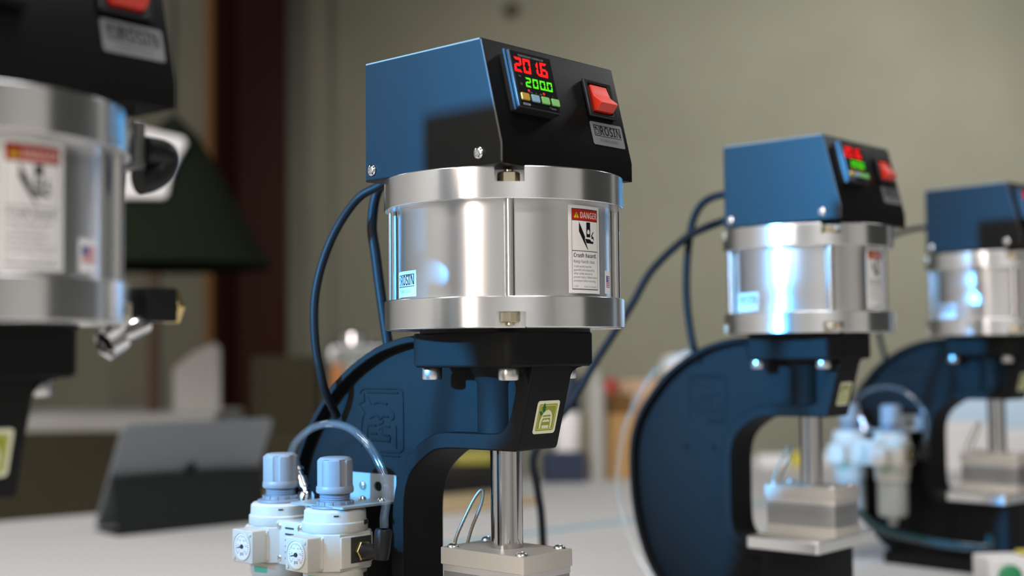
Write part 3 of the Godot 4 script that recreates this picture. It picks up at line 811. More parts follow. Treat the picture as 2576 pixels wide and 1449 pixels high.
# ------------------------------------------------------------------ the air preparation unit bolted to the frame
func add_air_unit(t: Node3D) -> void:
	var ax := -0.056
	var wx := FX - 0.0105
	# angle bracket: a slotted plate on the web and a shelf to the regulator's neck
	var st := Shape.new()
	st.ring(Shape.rrect(0.064, 0.0215, 0.002, 3, Vector2(-0.1325, 0.1805)), Shape.rrect(0.009, 0.0075, 0.0036, 4, Vector2(-0.1215, 0.1815)), 0.0, 0.0020, 0.0002, along_x(wx))
	st.prism(Shape.rrect(0.056, 0.062, 0.002, 3, Vector2(wx - 0.027, 0.1325)), 0.1698, 0.1716, 0.0002, 0.0002, along_y())
	var br := part("bracket", st, M.bracket, t)
	for q in [[-0.024, 0.1716, -0.108], [-0.026, 0.1716, -0.128]]:
		part("screw", screw_head(0.0032, 0.0030, toward(Vector3(-0.3, 1, 0), Vector3.ZERO)), M.chrome, br, Vector3(q[0], q[1], q[2]))
	part("screw", screw_head(0.0035, 0.0022, toward(Vector3(-1, 0, 0), Vector3.ZERO)), M.bolt_steel, br, Vector3(wx - 0.002, 0.1815, -0.1385))
	for k in 2:
		var z: float = [-0.125, -0.191][k]
		st = Shape.new()
		# round top of the body, with its stepped lip
		st.lathe([Vector2(0.0165, 0.1690), Vector2(0.0215, 0.1688), Vector2(0.0232, 0.1672), Vector2(0.0236, 0.1600), Vector2(0.0248, 0.1590), Vector2(0.0248, 0.1535), Vector2(0.0236, 0.1520), Vector2(0.0228, 0.1510)], 48)
		# square middle with clipped corners, its raised faces
		var oct := PackedVector2Array()
		for s in [[0.0232, 0.0150], [0.0150, 0.0232], [-0.0150, 0.0232], [-0.0232, 0.0150], [-0.0232, -0.0150], [-0.0150, -0.0232], [0.0150, -0.0232], [0.0232, -0.0150]]: oct.append(Vector2(s[0], s[1]))
		st.prism(oct, 0.1245, 0.1520, 0.001, 0.001, along_y())
		st.prism(Shape.rrect(0.030, 0.0500, 0.0015, 2), 0.1265, 0.1500, 0.001, 0.001, along_y())
		st.prism(Shape.rrect(0.0500, 0.030, 0.0015, 2), 0.1265, 0.1500, 0.001, 0.001, along_y())
		st.lathe([Vector2(0.0225, 0.1250), Vector2(0.0240, 0.1238), Vector2(0.0240, 0.1150), Vector2(0.0228, 0.1135), Vector2(0.0228, 0.1030), Vector2(0.018, 0.1024)], 48)
		var body := part("regulator_body", st, M.plastic_white, t, Vector3(ax, 0, z))
		# windows and vents in the body
		for q in [[-38.0, 0.1650, 0.0036, 0.0012, 0.0236], [28.0, 0.1588, 0.0072, 0.0034, 0.0249], [28.0, 0.1190, 0.0072, 0.0050, 0.0241], [-62.0, 0.1192, 0.0, 0.0, 0.0241]]:
			if q[2] == 0.0: continue
			var wv: float = rad_to_deg(q[2] / q[4] / 2)
			part("vent", Shape.new().bent(q[4], q[0] - wv, q[0] + wv, q[1] - q[3] / 2, q[1] + q[3] / 2, 0.0002, 4), M.slot_dark, body)
		part("printed_strip", Shape.new().bent(0.0240, -96.0, -64.0, 0.1166, 0.1212, 0.0001, 8), M.green_print, body)
		# neck, serrated lock ring and washer
		st = Shape.new()
		st.lathe([Vector2(0.0176, 0.1690), Vector2(0.0182, 0.1698), Vector2(0.0180, 0.1709), Vector2(0.014, 0.1714), Vector2(0.0138, 0.1740), Vector2(0.0112, 0.1744), Vector2(0.0112, 0.1815)], 40)
		for s in 14: st.box(Vector3(0.0022, 0.0028, 0.0010), Vector3(sin(TAU * s / 14), 0, cos(TAU * s / 14)) * 0.0139 + Vector3(0, 0.1727, 0), 0.0002, Basis(Vector3.UP, TAU * s / 14))
		for s in 3: st.lathe([Vector2(0.0112, 0.1752 + s * 0.0016), Vector2(0.0119, 0.1757 + s * 0.0016), Vector2(0.0112, 0.1762 + s * 0.0016)], 40)
		part("lock_ring", st, M.plastic_bluegrey, body)
		# fluted knob
		st = Shape.new()
		var fl := PackedVector2Array()
		for s in 72:
			var a := TAU * s / 72
			var c := fposmod(rad_to_deg(a), 60.0)
			fl.append(Vector2.from_angle(a) * (0.0128 if c > 8.0 and c < 30.0 else 0.0137))
		st.prism(fl, 0.1852, 0.2055, 0.0, 0.0012, along_y())
		st.lathe([Vector2(0.0105, 0.1800), Vector2(0.0136, 0.1802), Vector2(0.0143, 0.1812), Vector2(0.0141, 0.1846), Vector2(0.0136, 0.1856)], 48)
		st.lathe([Vector2(0.0125, 0.2054), Vector2(0.0112, 0.2066), Vector2(0.0095, 0.2070), Vector2(0.0001, 0.2070)], 48)
		var kn := part("knob", st, M.plastic_grey, body)
		kn.rotation.y = 0.35 * k
		# square gauge on the left face
		st = Shape.new()
		st.prism(Shape.rrect(0.0262, 0.0252, 0.0012, 3), 0.0230, 0.0372, 0.0, 0.0008, Transform3D(Basis(Vector3(0, 0, 1), Vector3(0, 1, 0), Vector3(-1, 0, 0)), Vector3.ZERO))
		var gx := Transform3D(Basis(Vector3(0, 0, 1), Vector3(0, 1, 0), Vector3(-1, 0, 0)), Vector3(-0.0372, 0, 0))
		st.ring(Shape.disc(0.0110, 36), Shape.disc(0.0100, 36), -0.0004, 0.0008, 0.0003, gx)
		for q in [[0.0098, 0.0094], [-0.0098, -0.0094]]: st.lathe([Vector2(0.0017, 0.0), Vector2(0.0015, 0.0008), Vector2(0.0005, 0.0012), Vector2(0.0001, 0.0012)], 14, gx * toward(Vector3(0, 0, 1), Vector3(q[0], q[1], 0)))
		for q in [0.002, -0.003]: st.box(Vector3(0.0025, 0.0006, 0.0003), Vector3(-0.028, q - 0.006, 0.0132))
		var ga := part("gauge", st, M.plastic_white, body, Vector3(0, 0.1378, 0))
		# the dial and pointer lie behind the bezel ring: joined into one printed disc with a raised needle
		st = Shape.new()
		st.prism(Shape.disc(0.0100, 40), -0.0003, 0.0002, 0, 0, gx, Rect2(-0.0100, -0.0100, 0.0200, 0.0200))
		part("dial", st, M.dial, body, Vector3(0, 0.1378, 0))
		st = Shape.new()
		st.prism(PackedVector2Array([Vector2(0.0016, 0.0010), Vector2(-0.0064, -0.0012), Vector2(-0.0064, -0.0018), Vector2(0.0020, -0.0004)]), 0.0003, 0.0006, 0, 0, gx)
		st.prism(Shape.disc(0.0017, 16), 0.0003, 0.0012, 0, 0.0003, gx)
		part("needle", st, M.slot_dark, body, Vector3(0, 0.1378, 0))
		# bowl with drain nipple
		st = Shape.new()
		st.lathe([Vector2(0.0205, 0.1028), Vector2(0.0205, 0.0600), Vector2(0.0190, 0.0550), Vector2(0.0120, 0.0520), Vector2(0.0065, 0.0515), Vector2(0.0065, 0.0430), Vector2(0.0055, 0.0420), Vector2(0.0001, 0.0420)], 40)
		part("bowl", st, M.bowl, body)
	# spacer between the two, with screws and cooling slots
	st = Shape.new()
	st.box(Vector3(0.030, 0.0335, 0.034), Vector3(-0.0585, 0.1405, -0.158), 0.0012)
	var sp := part("spacer_block", st, M.plastic_white, t)
	for q in [[0.1532, -0.1702], [0.1532, -0.1450], [0.1288, -0.1702], [0.1288, -0.1450]]:
		part("screw", screw_head(0.0026, 0.0012, toward(Vector3(-1, 0, 0), Vector3.ZERO)), M.chrome, sp, Vector3(-0.0735, q[0], q[1]))
	for k in 6:
		part("vent", Shape.new().box(Vector3(0.0006, 0.0014, 0.0105), Vector3(-0.0734, 0.1522 - k * 0.0046, -0.1578), 0.0), M.slot_dark, sp)
	# chrome quick coupling that leans between the knobs
	st = Shape.new()
	var cx := Transform3D(Basis.IDENTITY, Vector3(-0.045, 0.1600, -0.1732))
	st.lathe([Vector2(0.0055, -0.006), Vector2(0.0066, -0.003), Vector2(0.0070, 0.0), Vector2(0.0070, 0.0145), Vector2(0.0058, 0.0170), Vector2(0.003, 0.0175)], 28, cx)
	var c0 := Vector3(-0.045, 0.1770, -0.1732)
	var lean := Vector3(0.0, 0.0246, -0.0150)
	st.lathe([Vector2(0.0028, 0.0), Vector2(0.0028, 0.003), Vector2(0.0046, 0.0035), Vector2(0.0046, 0.0120), Vector2(0.0030, 0.0125), Vector2(0.0030, 0.0165), Vector2(0.0048, 0.0172), Vector2(0.0048, 0.0200), Vector2(0.0032, 0.0205), Vector2(0.0036, 0.0255), Vector2(0.0036, 0.0290), Vector2(0.0001, 0.0292)], 24, toward(lean, c0))
	part("air_coupling", st, M.chrome, t)
	# outlet: dark square port, brass nut, black elbow, clear tube looping back over the frame
	st = Shape.new()
	st.box(Vector3(0.0200, 0.0190, 0.0010), Vector3(ax + 0.004, 0.1395, -0.0998), 0.0004)
	part("port_plate", st, M.slot_dark, t)
	st = Shape.new()
	var fx := toward(Vector3(0, 0, 1), Vector3(ax + 0.004, 0.1388, -0.0993))
	st.prism(hexagon(0.0078), 0.0, 0.0042, 0.0003, 0.0006, fx * Transform3D(Basis(Vector3(1, 0, 0), Vector3(0, 0, -1), Vector3(0, 1, 0)), Vector3.ZERO))
	part("port_nut", st, M.brass, t)
	st = Shape.new()
	st.tube(Shape.curve([Vector3(ax + 0.004, 0.1388, -0.0960), Vector3(ax + 0.004, 0.1388, -0.0830), Vector3(ax + 0.004, 0.1395, -0.0790), Vector3(ax + 0.005, 0.1430, -0.0775)], 6), 0.0056, 20)
	var top := Vector3(-0.050, 0.1570, -0.0765)
	st.lathe([Vector2(0.0058, -0.006), Vector2(0.0066, 0.0), Vector2(0.0066, 0.0140), Vector2(0.0058, 0.0160), Vector2(0.003, 0.0162)], 24, toward(Vector3(0.001, 0.016, 0.0015), Vector3(ax + 0.005, 0.1400, -0.0785)))
	part("elbow_fitting", st, M.plastic_black, t)
	st = Shape.new()
	var loop := Shape.curve([top, Vector3(-0.050, 0.1650, -0.0765), Vector3(-0.050, 0.1768, -0.0741), Vector3(-0.050, 0.1898, -0.0748), Vector3(-0.050, 0.2026, -0.0812), Vector3(-0.050, 0.2173, -0.0944), Vector3(-0.050, 0.2284, -0.1146), Vector3(-0.050, 0.2314, -0.1379), Vector3(-0.050, 0.2273, -0.1595), Vector3(-0.050, 0.2180, -0.1767), Vector3(-0.050, 0.2083, -0.1850), Vector3(-0.049, 0.1900, -0.1900), Vector3(-0.046, 0.1700, -0.1920)], 6)
	st.tube(loop, 0.0033, 14)
	st.tube(loop, 0.0021, 10)
	part("air_tube", st, M.clear_tube, t)

func cord(t: Node3D, pts: Array, r: float, m: Material, called := "power_cord") -> void:
	part(called, Shape.new().tube(Shape.curve(pts, 8), r, 12), m, t)

# ------------------------------------------------------------------ the scene
func _ready() -> void:
	# camera: 54 mm lens, a little below the cylinders, tipped up by three degrees
	var cam := Camera3D.new()
	cam.name = "camera"
	add_child(cam)
	cam.position = Vector3(0, TY + 0.285, 0)
	cam.basis = Basis(Vector3.RIGHT, deg_to_rad(2.843)) * Basis(Vector3.BACK, deg_to_rad(-0.5754))
	var at := CameraAttributesPhysical.new()
	at.frustum_focal_length = 12.0 / (724.5 / 3250.0)
	at.frustum_focus_distance = 0.92
	at.frustum_near = 0.05
	at.frustum_far = 60.0
	at.exposure_aperture = 3.9
	at.exposure_shutter_speed = 100.0
	cam.attributes = at
	cam.fov = rad_to_deg(2.0 * atan(724.5 / 3250.0))
	cam.near = 0.05
	cam.far = 60.0
	cam.current = true
	var we := WorldEnvironment.new()
	we.name = "environment"
	var env := Environment.new()
	env.background_mode = Environment.BG_COLOR
	env.background_color = Color(0.02, 0.02, 0.02)
	env.tonemap_mode = Environment.TONE_MAPPER_LINEAR
	env.tonemap_exposure = 1.0
	env.sdfgi_enabled = true; env.ssao_enabled = true; env.ssil_enabled = true
	we.environment = env
	add_child(we)
	materials()
	M.danger = printed("danger", danger_print())
	M.flag = printed("flag", flag_print())
	M.maker = printed("maker", maker_print(Color(0.80, 0.81, 0.82), Color(0.10, 0.11, 0.14)))
	M.plate = printed("plate", maker_print(Color(0.52, 0.52, 0.53), Color(0.10, 0.10, 0.09)), 0.4, 0.3)
	M.leaf = printed("leaf", leaf_print())
	M.dial = printed("dial", dial_print(), 0.3)
	M.face = printed("face", face_print(), 0.3)
	mat("key_amber", Color(0.72, 0.56, 0.20), 0.4)
	mat("key_blue", Color(0.52, 0.66, 0.74), 0.4)
	mat("key_green", Color(0.50, 0.74, 0.42), 0.4)
	mat("green_print", lin(0.10, 0.40, 0.22), 0.5)
	M.bracket = mat("bracket", lin(0.30, 0.33, 0.33), 0.5, 0.3)
	mat("bowl", lin(0.40, 0.41, 0.38), 0.25)
	lights()
	room()
	presses()
	table_things()
	background()

func area(called: String, pos: Vector3, look: Vector3, size: Vector2, c: Color, e: float, parent: Node = self) -> AreaLight3D:
	var l := AreaLight3D.new()
	l.name = called
	l.area_size = size
	l.light_color = c
	l.light_energy = e
	l.area_range = 14.0
	l.area_attenuation = 2.0
	l.shadow_enabled = true
	parent.add_child(l, true)
	l.position = pos
	var d := (look - pos).normalized()
	l.basis = Basis.looking_at(d, Vector3.UP if absf(d.y) < 0.95 else Vector3.FORWARD)
	return l

func lights() -> void:
	# ceiling panels: a housing with a glowing diffuser, and a light of the same size just under it
	var warm := Color(0.99, 0.99, 1.0)
	var k := 0
	for p in [[2.3, -3.3, 1.2], [0.2, -0.8, 3.3], [0.9, 1.4, 4.2], [-2.4, 0.2, 4.2], [-2.7, -3.2, 0.7]]:  # the last one is added fill for the left of the back wall
		var t := thing("ceiling_lamp", ["rectangular ceiling lamp over the back right of the room", "rectangular ceiling lamp above the table", "rectangular ceiling lamp right behind the camera", "rectangular ceiling lamp left behind the camera", "added fill lamp that brightens the wall at the back left of the room"][k], "ceiling lamp", Vector3(p[0], 3.3, p[1]))
		k += 1
		part("housing", Shape.new().box(Vector3(1.24, 0.06, 0.64), Vector3(0, -0.03, 0), 0.004), M.white_matte, t)
		part("lamp_panel", Shape.new().box(Vector3(1.2, 0.006, 0.6), Vector3(0, -0.063, 0)), glow("panel_glow_%d" % k, warm, 4.0), t)
		area("panel_light", Vector3(p[0], 3.3 - 0.075, p[1]), Vector3(p[0], 0, p[1]), Vector2(1.2, 0.6), warm, p[2])
	# an unseen spot added on the right to brighten the back wall
	var wp := Vector3(2.1, 2.85, -2.2)
	var wa := Vector3(0.95, 1.35, -4.6)
	var ww := thing("wall_washer", "added unseen spot that brightens the back wall from the right", "spot lamp", wp)
	ww.basis = Basis.looking_at((wa - wp).normalized())
	part("can", Shape.new().lathe([Vector2(0.05, -0.14), Vector2(0.09, -0.09), Vector2(0.10, 0.04), Vector2(0.095, 0.04), Vector2(0.08, -0.08)], 32, toward(Vector3.FORWARD, Vector3.ZERO)), M.plastic_black, ww)
	part("lamp_bulb", Shape.new().lathe([Vector2(0.0001, -0.05), Vector2(0.04, -0.035), Vector2(0.052, 0), Vector2(0.04, 0.035), Vector2(0.0001, 0.05)], 24), glow("wall_fill_glow", Color(1.0, 0.97, 0.92), 6.0), ww)
	var wl := SpotLight3D.new()
	wl.name = "washer_light"
	wl.light_color = Color(0.98, 0.99, 1.0)
	wl.light_energy = 15.5
	wl.light_size = 0.04
	wl.spot_angle = 33.0
	wl.spot_angle_attenuation = 1.0
	wl.spot_range = 12.0
	wl.spot_attenuation = 2.0
	wl.shadow_enabled = true
	add_child(wl)
	wl.position = wp
	wl.basis = Basis.looking_at((wa - wp).normalized())
	# a tall soft lamp behind the camera on the left, whose strip runs down every flange
	var sp := Vector3(-1.75, 1.75, 1.25)
	var aim := Vector3(0.1, 1.08, -1.0)
	var s := thing("studio_lamp", "tall white softbox lamp left behind the camera", "studio lamp", sp)
	s.basis = Basis.looking_at((aim - sp).normalized())
	part("shell", Shape.new().box(Vector3(0.9, 1.5, 0.10), Vector3(0, 0, 0.056), 0.01), M.plastic_black, s)
	part("lamp_diffuser", Shape.new().box(Vector3(0.86, 1.46, 0.004), Vector3(0, 0, -0.001)), glow("soft_glow", Color(1.0, 0.95, 0.92), 4.0), s)
	area("softbox_light", sp + (aim - sp).normalized() * 0.012, aim, Vector2(0.86, 1.46), Color(1.0, 0.95, 0.92), 6.8)
	# the small blue spot far left that rakes along the row
	var lp := Vector3(-1.833, TY + 0.852, 0.252)
	var la := Vector3(0.12, TY + 0.40, -1.10)
	var b := thing("blue_lamp", "small blue spot lamp left of the table", "spot lamp", lp)
	b.basis = Basis.looking_at((la - lp).normalized())
	part("can", Shape.new().lathe([Vector2(0.03, -0.1), Vector2(0.06, -0.06), Vector2(0.065, 0.03), Vector2(0.062, 0.03), Vector2(0.055, -0.05)], 32, toward(Vector3.FORWARD, Vector3.ZERO)), M.plastic_black, b)
	part("lamp_bulb", Shape.new().lathe([Vector2(0.0001, -0.046), Vector2(0.033, -0.033), Vector2(0.046, 0), Vector2(0.033, 0.033), Vector2(0.0001, 0.046)], 24), glow("blue_glow", Color(0.25, 0.72, 1.0), 2.0), b)
	var l := SpotLight3D.new()
	l.name = "blue_light"
	l.light_color = lin(0.055, 0.39, 0.90)
	l.light_energy = 36.0
	l.light_size = 0.048
	l.spot_angle = 10.0
	l.spot_angle_attenuation = 0.85
	l.spot_range = 12.0
	l.spot_attenuation = 2.0
	l.shadow_enabled = true
	add_child(l)
	l.position = lp
	l.basis = Basis.looking_at((la - lp).normalized())

func room() -> void:
	struct("floor", Shape.new().box(Vector3(8.4, 0.1, 8.4)), M.concrete, Vector3(0.4, -0.05, -0.9))
	struct("ceiling", Shape.new().box(Vector3(8.4, 0.1, 8.4)), M.ceiling_dark, Vector3(0.4, 3.35, -0.9))
	struct("wall_back", Shape.new().box(Vector3(8.4, 3.3, 0.1)), M.wall_paint, Vector3(0.4, 1.65, -4.65))
	struct("wall_front", Shape.new().box(Vector3(8.4, 3.3, 0.1)), M.wall_white, Vector3(0.4, 1.65, 2.85))
	struct("wall_left", Shape.new().box(Vector3(0.1, 3.3, 7.4)), M.wall_white, Vector3(-3.35, 1.65, -0.9))
	struct("wall_right", Shape.new().box(Vector3(0.1, 3.3, 7.4)), M.wall_white, Vector3(4.15, 1.65, -0.9))
	var dr := struct("door_1", Shape.new().box(Vector3(0.06, 3.1, 3.6), Vector3(0, 1.55, 0), 0.006), M.added_panel_dark, Vector3(4.07, 0, -1.9))  # unseen dark panel, added to keep reflections in the box fronts dark
	for k in 10: part("slat", Shape.new().box(Vector3(0.02, 0.27, 3.5), Vector3(-0.04, 0.17 + k * 0.305, 0), 0.008), M.added_panel_dark, dr)
	# a boxed-in strip of wall and the seam beside it, behind the steel column
	struct("trim_1", Shape.new().box(Vector3(0.16, 3.3, 0.06), Vector3.ZERO, 0.01), M.wall_paint, Vector3(-0.72, 1.65, -4.57))
	struct("trim_2", Shape.new().box(Vector3(0.045, 3.3, 0.05), Vector3.ZERO, 0.004), M.strip_wood, Vector3(-1.062, 1.65, -4.575))
	# steel column, painted rust brown: two flanges and a web
	var c := thing("steel_column", "rust brown steel column standing in front of the wall left of the tall press", "column", Vector3(-0.885, 0, -4.36), deg_to_rad(40))
	part("flange", Shape.new().box(Vector3(0.18, 3.28, 0.014), Vector3(0, 1.645, 0.09), 0.002), M.rust_paint, c)
	part("flange", Shape.new().box(Vector3(0.18, 3.28, 0.014), Vector3(0, 1.645, -0.09), 0.002), M.rust_paint, c)
	part("web", Shape.new().box(Vector3(0.010, 3.28, 0.166), Vector3(0, 1.645, 0), 0.001), M.rust_paint, c)

func strip(t: Node3D, names: Array) -> void:
	for n in names:
		for ch in t.get_children():
			if ch.name.begins_with(n):
				t.remove_child(ch); ch.free()

func presses() -> void:
	var grp := "pneumatic presses in a row"
	var p1 := make_press()
	var spots := [[-0.0054, -0.9433, 0.8361], [-0.2812, -0.6446, 0.8959], [0.3105, -1.3544, 0.8372], [0.6486, -1.7413, 0.7464]]
	var labels := ["black pneumatic press in sharp focus, red readout 201.6, white regulators at its left", "nearest pneumatic press, cut off by the left edge of the photo", "blurred black pneumatic press right of the sharp one, clear tube curving behind its frame", "farthest pneumatic press, cut off by the right edge of the photo"]
	var all := [p1]
	for k in 3:
		var d: Node3D = p1.duplicate()
		d.name = numbered("pneumatic_press")
		add_child(d)
		all.append(d)
	for k in 4:
		var t: Node3D = all[k]
		t.position = Vector3(spots[k][0], TY, spots[k][1])
		t.rotation.y = spots[k][2]
		tag(t, labels[k], "press", grp)
		if k > 0:
			for n in ["control_box", "temperature_controller", "power_switch"]: t.get_node(n).position += Vector3(0.0179, 0.0037, 0.0024)
	# the sharp press
	add_air_unit(p1)
	cord(p1, [Vector3(-0.012, 0.425, -0.066), Vector3(-0.012, 0.423, -0.100), Vector3(-0.015, 0.4165, -0.120), Vector3(-0.021, 0.4078, -0.1376), Vector3(-0.0316, 0.3858, -0.1494), Vector3(-0.0391, 0.3606, -0.1577), Vector3(-0.0433, 0.3355, -0.1624), Vector3(-0.0444, 0.3135, -0.1635), Vector3(-0.0434, 0.2884, -0.1624), Vector3(-0.0413, 0.2727, -0.1601), Vector3(-0.036, 0.255, -0.160), Vector3(-0.020, 0.235, -0.165)], 0.0034, M.rubber)
	cord(p1, [Vector3(0.004, 0.425, -0.066), Vector3(0.004, 0.432, -0.105), Vector3(0.004, 0.420, -0.139), Vector3(0.0, 0.3907, -0.1444), Vector3(0.0, 0.3647, -0.1403), Vector3(0.0, 0.3389, -0.1357), Vector3(0.0, 0.3164, -0.1312), Vector3(0.0, 0.2870, -0.1250)], 0.0042, M.rubber)
	# cords and fittings of the nearest press
	var p0: Node3D = all[1]
	cord(p0, [Vector3(-0.012, 0.435, -0.063), Vector3(-0.012, 0.433, -0.100), Vector3(-0.015, 0.4265, -0.120), Vector3(-0.021, 0.4100, -0.1376), Vector3(-0.0316, 0.3858, -0.1494), Vector3(-0.0391, 0.3606, -0.1577), Vector3(-0.0433, 0.3355, -0.1624), Vector3(-0.0444, 0.3135, -0.1635), Vector3(-0.0413, 0.2727, -0.1601), Vector3(-0.020, 0.235, -0.165)], 0.0040, M.rubber)
	var st := Shape.new()
	st.box(Vector3(0.007, 0.026, 0.016), Vector3(0.0875, 0.3985, 0.027), 0.001)
	part("port_block", st, M.platen_grey, p0)
	st = Shape.new()
	st.tube(Shape.curve([Vector3(0.0905, 0.3960, 0.033), Vector3(0.1020, 0.3955, 0.033), Vector3(0.1055, 0.3925, 0.032), Vector3(0.1035, 0.3865, 0.031), Vector3(0.0960, 0.3815, 0.030), Vector3(0.0900, 0.3795, 0.029)], 6), 0.0080, 20)
	part("elbow_fitting", st, M.plastic_black, p0)
	st = Shape.new()
	st.box(Vector3(0.0200, 0.0185, 0.0185), Vector3(0.0990, 0.3125, 0.0300), 0.001)
	part("valve_block", st, M.plastic_black, p0)
	st = Shape.new()
	st.prism(hexagon(0.0100), 0.0, 0.005, 0.0008, 0.001, toward(Vector3(1, 0, 0), Vector3(0.1090, 0.3115, 0.0300)) * Transform3D(Basis(Vector3(1, 0, 0), Vector3(0, 0, -1), Vector3(0, 1, 0)), Vector3.ZERO))
	part("valve_nut", st, M.brass, p0)
	st = Shape.new()
	st.tube(PackedVector3Array([Vector3(0.094, 0.3030, 0.0300), Vector3(0.084, 0.2990, 0.030), Vector3(0.072, 0.2950, 0.030)]), 0.0062, 8)
	st.lathe([Vector2(0.0085, 0.0), Vector2(0.0085, 0.010), Vector2(0.004, 0.012)], 6, toward(Vector3(-1, -0.5, 0), Vector3(0.078, 0.2950, 0.030)))
	part("tube_fitting", st, M.chrome, p0)
	# tapped holes, cords and the clear tube of the second press
	var p2: Node3D = all[2]
	for z in [-0.1470, -0.1115]:
		part("screw_hole", Shape.new().lathe([Vector2(0.0032, 0.0), Vector2(0.0026, 0.0005), Vector2(0.0001, 0.0003)], 16, toward(Vector3(-1, 0, 0), Vector3.ZERO)), M.screen_black, p2.get_node("frame"), Vector3(FX - 0.0105, 0.1785, z))
	cord(p2, [Vector3(-0.012, 0.452, -0.063), Vector3(-0.02, 0.4538, -0.0899), Vector3(-0.02, 0.4472, -0.1147), Vector3(-0.02, 0.4264, -0.1298), Vector3(-0.02, 0.3871, -0.1374), Vector3(-0.02, 0.3474, -0.1393), Vector3(-0.02, 0.3120, -0.1358), Vector3(-0.02, 0.2856, -0.1300), Vector3(-0.008, 0.270, -0.128)], 0.0042, M.rubber)
	st = Shape.new()
	var loop := Shape.curve([Vector3(0.0, 0.285, -0.150), Vector3(0.0, 0.2720, -0.180), Vector3(0.0, 0.261, -0.1990), Vector3(0.0, 0.2379, -0.2199), Vector3(0.0, 0.217, -0.2318), Vector3(0.0, 0.1935, -0.2437), Vector3(0.0, 0.1655, -0.2501), Vector3(0.0, 0.1328, -0.2547), Vector3(0.0, 0.1008, -0.2500), Vector3(0.0, 0.0607, -0.2346), Vector3(0.0, 0.0276, -0.2100), Vector3(0.0, 0.000, -0.180), Vector3(0, -0.004, -0.150)], 6)
	st.tube(loop, 0.0040, 14)
	st.tube(loop, 0.0026, 10)
	part("air_tube", st, M.tinted_tube, p2)
	st = Shape.new()
	var to_local := p2.transform.affine_inverse()
	var pts := []
	for q in [[0.2500, 0.4345, -1.395], [0.2349, 0.4276, -1.42], [0.2120, 0.4190, -1.42], [0.1898, 0.4069, -1.42], [0.1543, 0.3735, -1.42], [0.1318, 0.3365, -1.42], [0.1095, 0.3017, -1.42], [0.0894, 0.2714, -1.42], [0.0650, 0.2304, -1.42], [0.0383, 0.1990, -1.42], [0.0215, 0.1701, -1.42], [0.0256, 0.1355, -1.42], [0.0296, 0.1053, -1.42], [0.0313, 0.0623, -1.42], [0.0320, 0.0150, -1.42], [0.0420, -0.0075, -1.43]]:
		pts.append(to_local * Vector3(q[0], TY + q[1], q[2]))
	cord(p2, pts, 0.0044, M.rubber)
	# the far press has its own air unit and a cord behind
	var p3: Node3D = all[3]
	add_air_unit(p3)
	cord(p3, [Vector3(-0.010, 0.452, -0.063), Vector3(-0.012, 0.452, -0.110), Vector3(-0.012, 0.440, -0.150), Vector3(-0.012, 0.40, -0.170), Vector3(-0.012, 0.33, -0.172), Vector3(-0.008, 0.262, -0.158)], 0.0036, M.rubber)

const TABLE_Y := TY - 0.012
func table_turn() -> float: return atan2(0.6, 0.8)

func slab(called: String, label: String, category: String, size: Vector3, at: Vector3, m: Material, turn := 0.0, b := 0.004, group := "") -> MeshInstance3D:
	var o := part(called, Shape.new().box(size, Vector3(0, size.y / 2, 0), b), m, self, at)
	o.rotation.y = turn
	tag(o, label, category, group)
	return o

